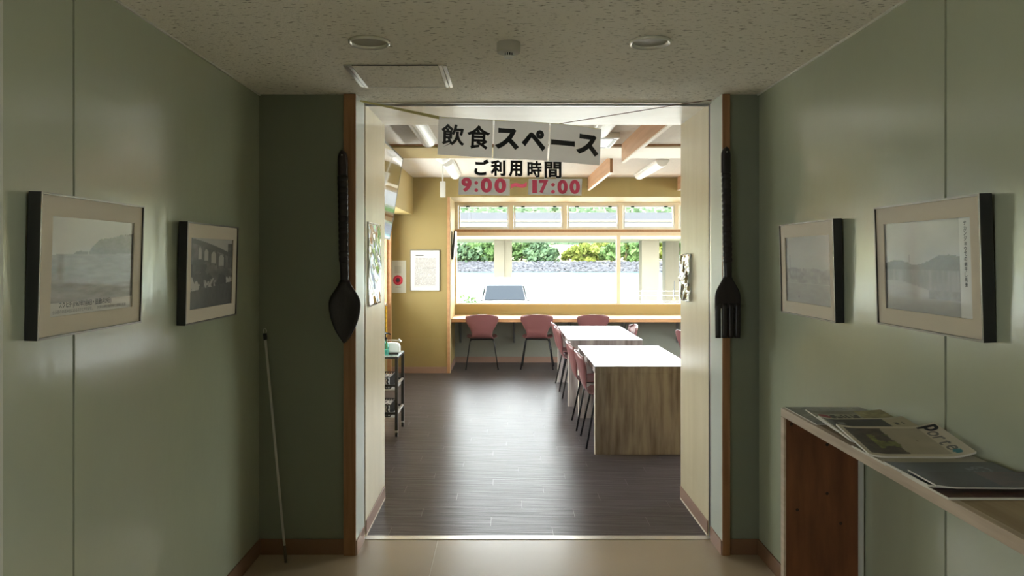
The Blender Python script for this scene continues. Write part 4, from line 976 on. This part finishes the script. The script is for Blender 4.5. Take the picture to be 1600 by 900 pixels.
# trees
def leaf_mat(n, a, b):
    return M(n, a, 0.7, c2=b, nscale=0.8, detail=3, spec=0.2)
LM = [leaf_mat('yellow_green_leaves', (0.08, 0.105, 0.018), (0.165, 0.18, 0.035)), leaf_mat('mid_green_leaves', (0.038, 0.08, 0.022), (0.08, 0.13, 0.04)), leaf_mat('deep_green_leaves', (0.03, 0.06, 0.03), (0.056, 0.092, 0.042))]
m_bark = M('tree_bark', (0.12, 0.09, 0.06), 0.9)
def tree(label, x, d, z0, rx, rz, kind, seed, n=1300, leaf=.55, grp='trees on the far bank', name='tree'):
    r = empty(name, (x, d, z0)); tag(r, label, 'tree', grp); q = random.Random(seed); mb = MB()
    lobes = [(q.uniform(-.7, .7) * rx, q.uniform(-.5, .5) * rx, rz * q.uniform(.12, .92), rx * q.uniform(.28, .48)) for _ in range(14)]
    for i in range(n):
        lx, ly, lz, lr = lobes[i % len(lobes)]
        th_, ph_ = q.uniform(0, 6.283), math.acos(q.uniform(-1, 1)); rr_ = lr * q.uniform(.8, 1.06)
        c = Vector((lx + rr_ * math.sin(ph_) * math.cos(th_), ly + rr_ * math.sin(ph_) * math.sin(th_), max(.1, lz + .62 * rr_ * math.cos(ph_))))
        nrm = Vector((q.gauss(0, .6) + math.sin(ph_) * math.cos(th_), q.gauss(0, .6) + math.sin(ph_) * math.sin(th_), q.gauss(0, .6) + .8 * math.cos(ph_))).normalized()
        t1 = nrm.orthogonal().normalized(); t2 = nrm.cross(t1); s_ = leaf * q.uniform(.5, 1.1)
        mb.add([c - t1 * s_ - t2 * s_ * .6, c + t1 * s_ - t2 * s_ * .5, c + t1 * s_ * .8 + t2 * s_ * .6, c - t1 * s_ * .7 + t2 * s_ * .7], [(0, 1, 2, 3)])
    mb.build('foliage', LM[kind], r)
    MB().tube([(0, 0, -.6), (.1, 0, rz * .35), (-.1, .1, rz * .7)], [.28, .2, .08], 7).build('trunk', m_bark, r)
    for k in range(4):
        l = lobes[k]; MB().tube([(0, 0, rz * .3), (l[0] * .6, l[1] * .6, l[2] * .8)], [.13, .05], 5).build('branch', m_bark, r)
PX = lambda px, D: (px - CX) * D / F
tl = [(722, 178, 5.4, 3.7, 2, 'dark green tree at the left window edge on the far bank'), (742, 177, 4.2, 5.0, 0, 'yellow green tree left of the first bridge column'), (760, 179, 4.2, 5.0, 1, 'mid green tree just left of the first bridge column'),
      (815, 177, 5.6, 5.4, 1, 'broad spreading green tree right of the first bridge column'), (845, 178, 4.2, 3.8, 2, 'low deep green tree beside the broad spreading tree'), (888, 177, 1.6, 2.4, 0, 'small lone bush in the gap between the trees'),
      (912, 177, 3.6, 4.1, 0, 'yellow green bushy tree right of the gap'), (934, 178, 3.8, 4.6, 0, 'taller yellow green tree left of the window mullion'), (955, 178, 3.4, 5.0, 1, 'mid green tree behind the window mullion'),
      (978, 177, 3.8, 5.3, 0, 'yellow green tree right of the window mullion'), (1000, 178, 3.6, 5.8, 1, 'tall green tree left of the second bridge column'), (1035, 178, 4.0, 5.4, 0, 'yellow green tree between the two right bridge columns'), (1062, 178, 4.0, 5.4, 1, 'green tree at the right door jamb beyond the river')]
for i, (px_, d, rx, rz, kd, lab) in enumerate(tl): d = d + (9 if i % 2 else 0); tree(lab, PX(px_, d), d, 0.15 + (d - 175) * .05, rx, rz * 1.2, kd, 50 + i)
# wooded hill behind
hm = MB(); q = random.Random(5)
struct(MB().add([(-400, 228, 2.8), (500, 228, 2.8), (500, 262, 7), (-400, 262, 7), (-400, 340, 34), (500, 340, 34)], [(0, 1, 2, 3), (3, 2, 5, 4)]).build('hill', m_far), 'green hill behind the far bank')
for i in range(9000):
    x = q.uniform(-45, 95); t = q.random(); d = 252 + 75 * t; zc = 6 + (0 if d < 262 else (d - 262) / 78 * 27) + q.uniform(-1.2, 2.5); s_ = q.uniform(.6, 1.6)
    n_ = Vector((q.gauss(0, .5), -1 + q.gauss(0, .4), .7 + q.gauss(0, .5))).normalized(); t1 = n_.orthogonal().normalized(); t2 = n_.cross(t1); c = Vector((x, d, zc))
    hm.add([c - t1 * s_, c + t2 * s_, c + t1 * s_, c - t2 * s_], [(0, 1, 2, 3)])
ho = hm.build('hill_forest', LM[2]); tag(ho, 'dense forest covering the far hill', 'forest', kind='stuff')
# bridge
m_conc = M('warm_concrete', (0.20, 0.172, 0.125), 0.85, c2=(0.22, 0.19, 0.14), nscale=0.6)
m_conc2 = M('pale_grey_concrete', (0.043, 0.046, 0.054), 0.85)
m_fascia = M('fascia_concrete', (0.075, 0.075, 0.075), 0.85)
br = empty('road_bridge', (0, 44, WZ)); tag(br, 'long concrete road bridge over the river, seen through the top windows', 'bridge')
MB().box(-90, 120, -2.5, 8.0, 2.58 - WZ, 3.62 - WZ).build('deck', M('tan_deck_concrete', (0.80, 0.56, 0.36), .85), br); MB().box(-90, 120, -2.56, -2.501, 2.58 - WZ, 3.55 - WZ).build('fascia', m_fascia, br); MB().box(-90, 120, -2.6, -2.3, 3.62 - WZ, 4.06 - WZ).build('parapet', m_conc2, br)
MB().box(-90, 120, -2.62, -2.56, 3.55 - WZ, 3.63 - WZ).build('parapet_band', m_conc, br)
def column(px0, px1, D, steps):
    a, b = PX(px0, D), PX(px1, D); w_ = b - a
    c = MB().box(a, a + w_ * .56, D - 44, D - 44 + 1.0, -1.2, 2.575 - WZ).box(a + w_ * .56, b, D - 44 + .12, D - 44 + 1.0, -1.2, 2.575 - WZ) if steps else MB().box(a, b, D - 44, D - 44 + 1.0, -1.2, 2.575 - WZ)
    c.build('column', m_conc, br)
column(772, 800, 44.5, True); column(1003, 1030, 44.5, False); column(1040, 1062, 47, True); column(540, 566, 44.5, False); column(1240, 1266, 44.5, False)
# fence
fc = empty('quay_fence', (0, 36.6, GZ)); tag(fc, 'low wire fence along the quay edge', 'fence')
for i in range(30):
    x = -6.5 + .78 * i; MB().tube([(x, 0, 0.001), (x, 0, .84)], .022, 6).build('post', m_metal if False else M('fence_grey', (.30, .33, .34), .5) if 'fence_grey' not in bpy.data.materials else bpy.data.materials['fence_grey'], fc)
for zr in (.30, .58, .80): MB().tube([(-6.5, -.025, zr), (16.2, -.025, zr)], .008, 5).build('wire', bpy.data.materials['fence_grey'], fc)
# boulders, bollard, shrub, sign post
def boulder(x, y_, s_, lab, sd):
    q = random.Random(sd); b = MB().grid(lambda u, v: tuple((s_ * (1 + .18 * (float(fbm(np.array(u * 4.), np.array(v * 3.), sd)) - .5)) * k) for k in (math.sin(math.pi * v) * math.cos(2 * math.pi * u), math.sin(math.pi * v) * math.sin(2 * math.pi * u), .75 * math.cos(math.pi * v) + .70)), 14, 9)
    o = b.build('boulder', M('boulder_grey', (.24, .25, .28), .85) if 'boulder_grey' not in bpy.data.materials else bpy.data.materials['boulder_grey']); o.location = (x, y_, GZ); tag(o, lab, 'boulder', 'boulders on the quay')
boulder(PX(977, 34.5), 34.5, .36, 'larger grey boulder on the quay right of the window mullion', 3); boulder(PX(987.5, 33.4), 33.4, .30, 'smaller grey boulder on the quay right of the window mullion', 4)
bo = empty('marker_post', (PX(1053, 35), 35, GZ)); tag(bo, 'yellow based marker post on the quay by the right jamb', 'post')
MB().lathe([(.16, .001), (.13, .08), (.06, .50), (.05, .55)], 14).build('base', m_yellowstrap, bo, smooth=True); MB().tube([(0, 0, .55), (.03, 0, 1.35)], .02, 6).build('stick', m_darkmetal, bo)
sbx = empty('quay_shrub', (PX(735, 30), 30, GZ)); tag(sbx, 'small green shrub on the quay left of the van', 'shrub')
mb = MB(); q = random.Random(9)
for i in range(150):
    c = Vector((q.gauss(0, .16), q.gauss(0, .16), .35 + abs(q.gauss(0, .22)))); n_ = Vector((q.gauss(0, 1), q.gauss(0, 1), q.gauss(0, 1))).normalized(); t1 = n_.orthogonal().normalized(); t2 = n_.cross(t1); s_ = .07
    mb.add([c - t1 * s_, c + t2 * s_, c + t1 * s_, c - t2 * s_], [(0, 1, 2, 3)])
mb.build('leaves', LM[1], sbx); MB().tube([(0, 0, 0.001), (0, 0, .5)], .02, 6).build('stem', m_bark, sbx)
sp_ = empty('quay_sign', (PX(724, 33), 33, GZ)); tag(sp_, 'small sign on a thin post at the left window edge', 'sign')
MB().tube([(0, 0, 0.001), (0, 0, 1.3)], .025, 6).build('post', bpy.data.materials['fence_grey'], sp_); MB().box(-.16, .16, -.03, -.01, 1.0, 1.32).build('sign_plate', m_pewter, sp_)

# van, facing the window (front towards -y)
vn = empty('parked_van', (PX(790, 23.0), 23.0, GZ), (0, 0, R(2))); tag(vn, 'white van parked outside facing the window', 'van')
m_van = M('white_car_paint', (0.17, 0.17, 0.17), 0.35, spec=0.25); m_carglass = M('car_glass', (0.014, 0.018, 0.024), 0.15, spec=0.10); m_tyre = M('tyre', (.02, .02, .02), .8)
side = [(0.0, .30), (0.0, .62), (.05, .86), (.55, 1.02), (.66, 1.06)]
prof = [(0.0, .28, .70), (.0, .60, .71), (.06, .90, .70), (.60, 1.04, .695), (.66, 1.10, .685), (1.02, 1.56, .60), (1.12, 1.66, .55), (1.40, 1.735, .50), (3.2, 1.735, .52), (3.45, 1.62, .58), (3.55, 1.0, .70), (3.55, .28, .70)]
n = len(prof); vs = [(-w_, y_, z_) for y_, z_, w_ in prof] + [(w_, y_, z_) for y_, z_, w_ in prof]
def body(y_, z_):
    return .70 if z_ < 1.0 else .70 - (z_ - 1.0) / .735 * .18
# cross-section loft along y
secs = [(0.0, .28, .66), (.03, .28, .84), (.10, .28, .93), (.60, .28, 1.06), (1.05, .28, 1.56), (1.20, .28, 1.69), (1.5, .28, 1.755), (3.1, .28, 1.755), (3.42, .28, 1.68), (3.52, .28, 1.1), (3.54, .28, .66)]
rows = []
for y_, zb_, zt_ in secs:
    row_ = []
    hwid = lambda z_: .735 if z_ < 1.02 else .735 - (z_ - 1.02) * .20
    ring = [(-.735, zb_), (-.735, min(.66, zt_ - .02)), (-hwid(min(1.02, zt_ - .02)), min(1.02, zt_ - .02)), (-hwid(zt_) + .03, zt_ - .07 if zt_ > 1.1 else zt_ - .01), (-hwid(zt_) + .16, zt_ - .005), (0, zt_ + .012), (hwid(zt_) - .16, zt_ - .005), (hwid(zt_) - .03, zt_ - .07 if zt_ > 1.1 else zt_ - .01), (hwid(min(1.02, zt_ - .02)), min(1.02, zt_ - .02)), (.735, min(.66, zt_ - .02)), (.735, zb_)]
    rows.append([(a, y_, b) for a, b in ring])
mb = MB(); m_ = len(rows[0]); mb.add([p for r_ in rows for p in r_], [(i * m_ + j, i * m_ + j + 1, (i + 1) * m_ + j + 1, (i + 1) * m_ + j) for i in range(len(rows) - 1) for j in range(m_ - 1)] + [tuple(range(m_)), tuple((len(rows) - 1) * m_ + j for j in range(m_))])
mb.build('body', m_van, vn, smooth=True, bevel=0.01)
MB().hexa([(-.655, .60, 1.115), (.655, .60, 1.115), (.655, .66, 1.10), (-.655, .66, 1.10), (-.575, .985, 1.555), (.575, .985, 1.555), (.575, 1.03, 1.525), (-.575, 1.03, 1.525)]).build('windscreen', m_carglass, vn)
MB().hexa([(-.70, .610, 1.075), (.70, .610, 1.075), (.70, .64, 1.07), (-.70, .64, 1.07), (-.575, 1.00, 1.565), (.575, 1.00, 1.565), (.575, 1.02, 1.55), (-.575, 1.02, 1.55)])
for s_ in (-1, 1):
    mi = MB().box(s_ * .86 - .075, s_ * .86 + .075, .70, .79, 1.06, 1.22).build('wing_mirror', m_van, vn, bevel=.025)
    MB().box(min(s_ * .71, s_ * .80), max(s_ * .71, s_ * .80), .73, .77, 1.06, 1.10).build('mirror_arm', m_black, mi)
    MB().hexa([(s_ * .737, 1.05, 1.10), (s_ * .737, 3.3, 1.10), (s_ * .728, 3.3, 1.09), (s_ * .728, 1.05, 1.09), (s_ * .655, 1.25, 1.52), (s_ * .655, 3.2, 1.52), (s_ * .645, 3.2, 1.52), (s_ * .645, 1.25, 1.52)]).build('side_window', m_carglass, vn)
    MB().box(min(s_ * .42, s_ * .70), max(s_ * .42, s_ * .70), -.02, .06, .66, .82).build('headlamp', m_metal, vn, bevel=.01)
    for yy in (.62, 2.95): MB().tube([(s_ * .62, yy, .28), (s_ * .755, yy, .28)], .28, 20).build('wheel', m_tyre, vn)
MB().box(-.735, .735, -.06, .02, .30, .52).build('bumper', m_van, vn, bevel=.03); MB().box(-.36, .36, -.03, .02, .58, .70).build('grille', m_darkmetal, vn)
MB().tube([(-.5, .615, 1.10), (.05, .66, 1.16)], .009, 5).build('wiper', m_black, vn); MB().tube([(.0, .62, 1.10), (.55, .66, 1.15)], .009, 5).build('wiper', m_black, vn)
MB().box(-.10, .10, .985, 1.00, 1.44, 1.49).build('rear_view_mirror', m_darkmetal, vn)
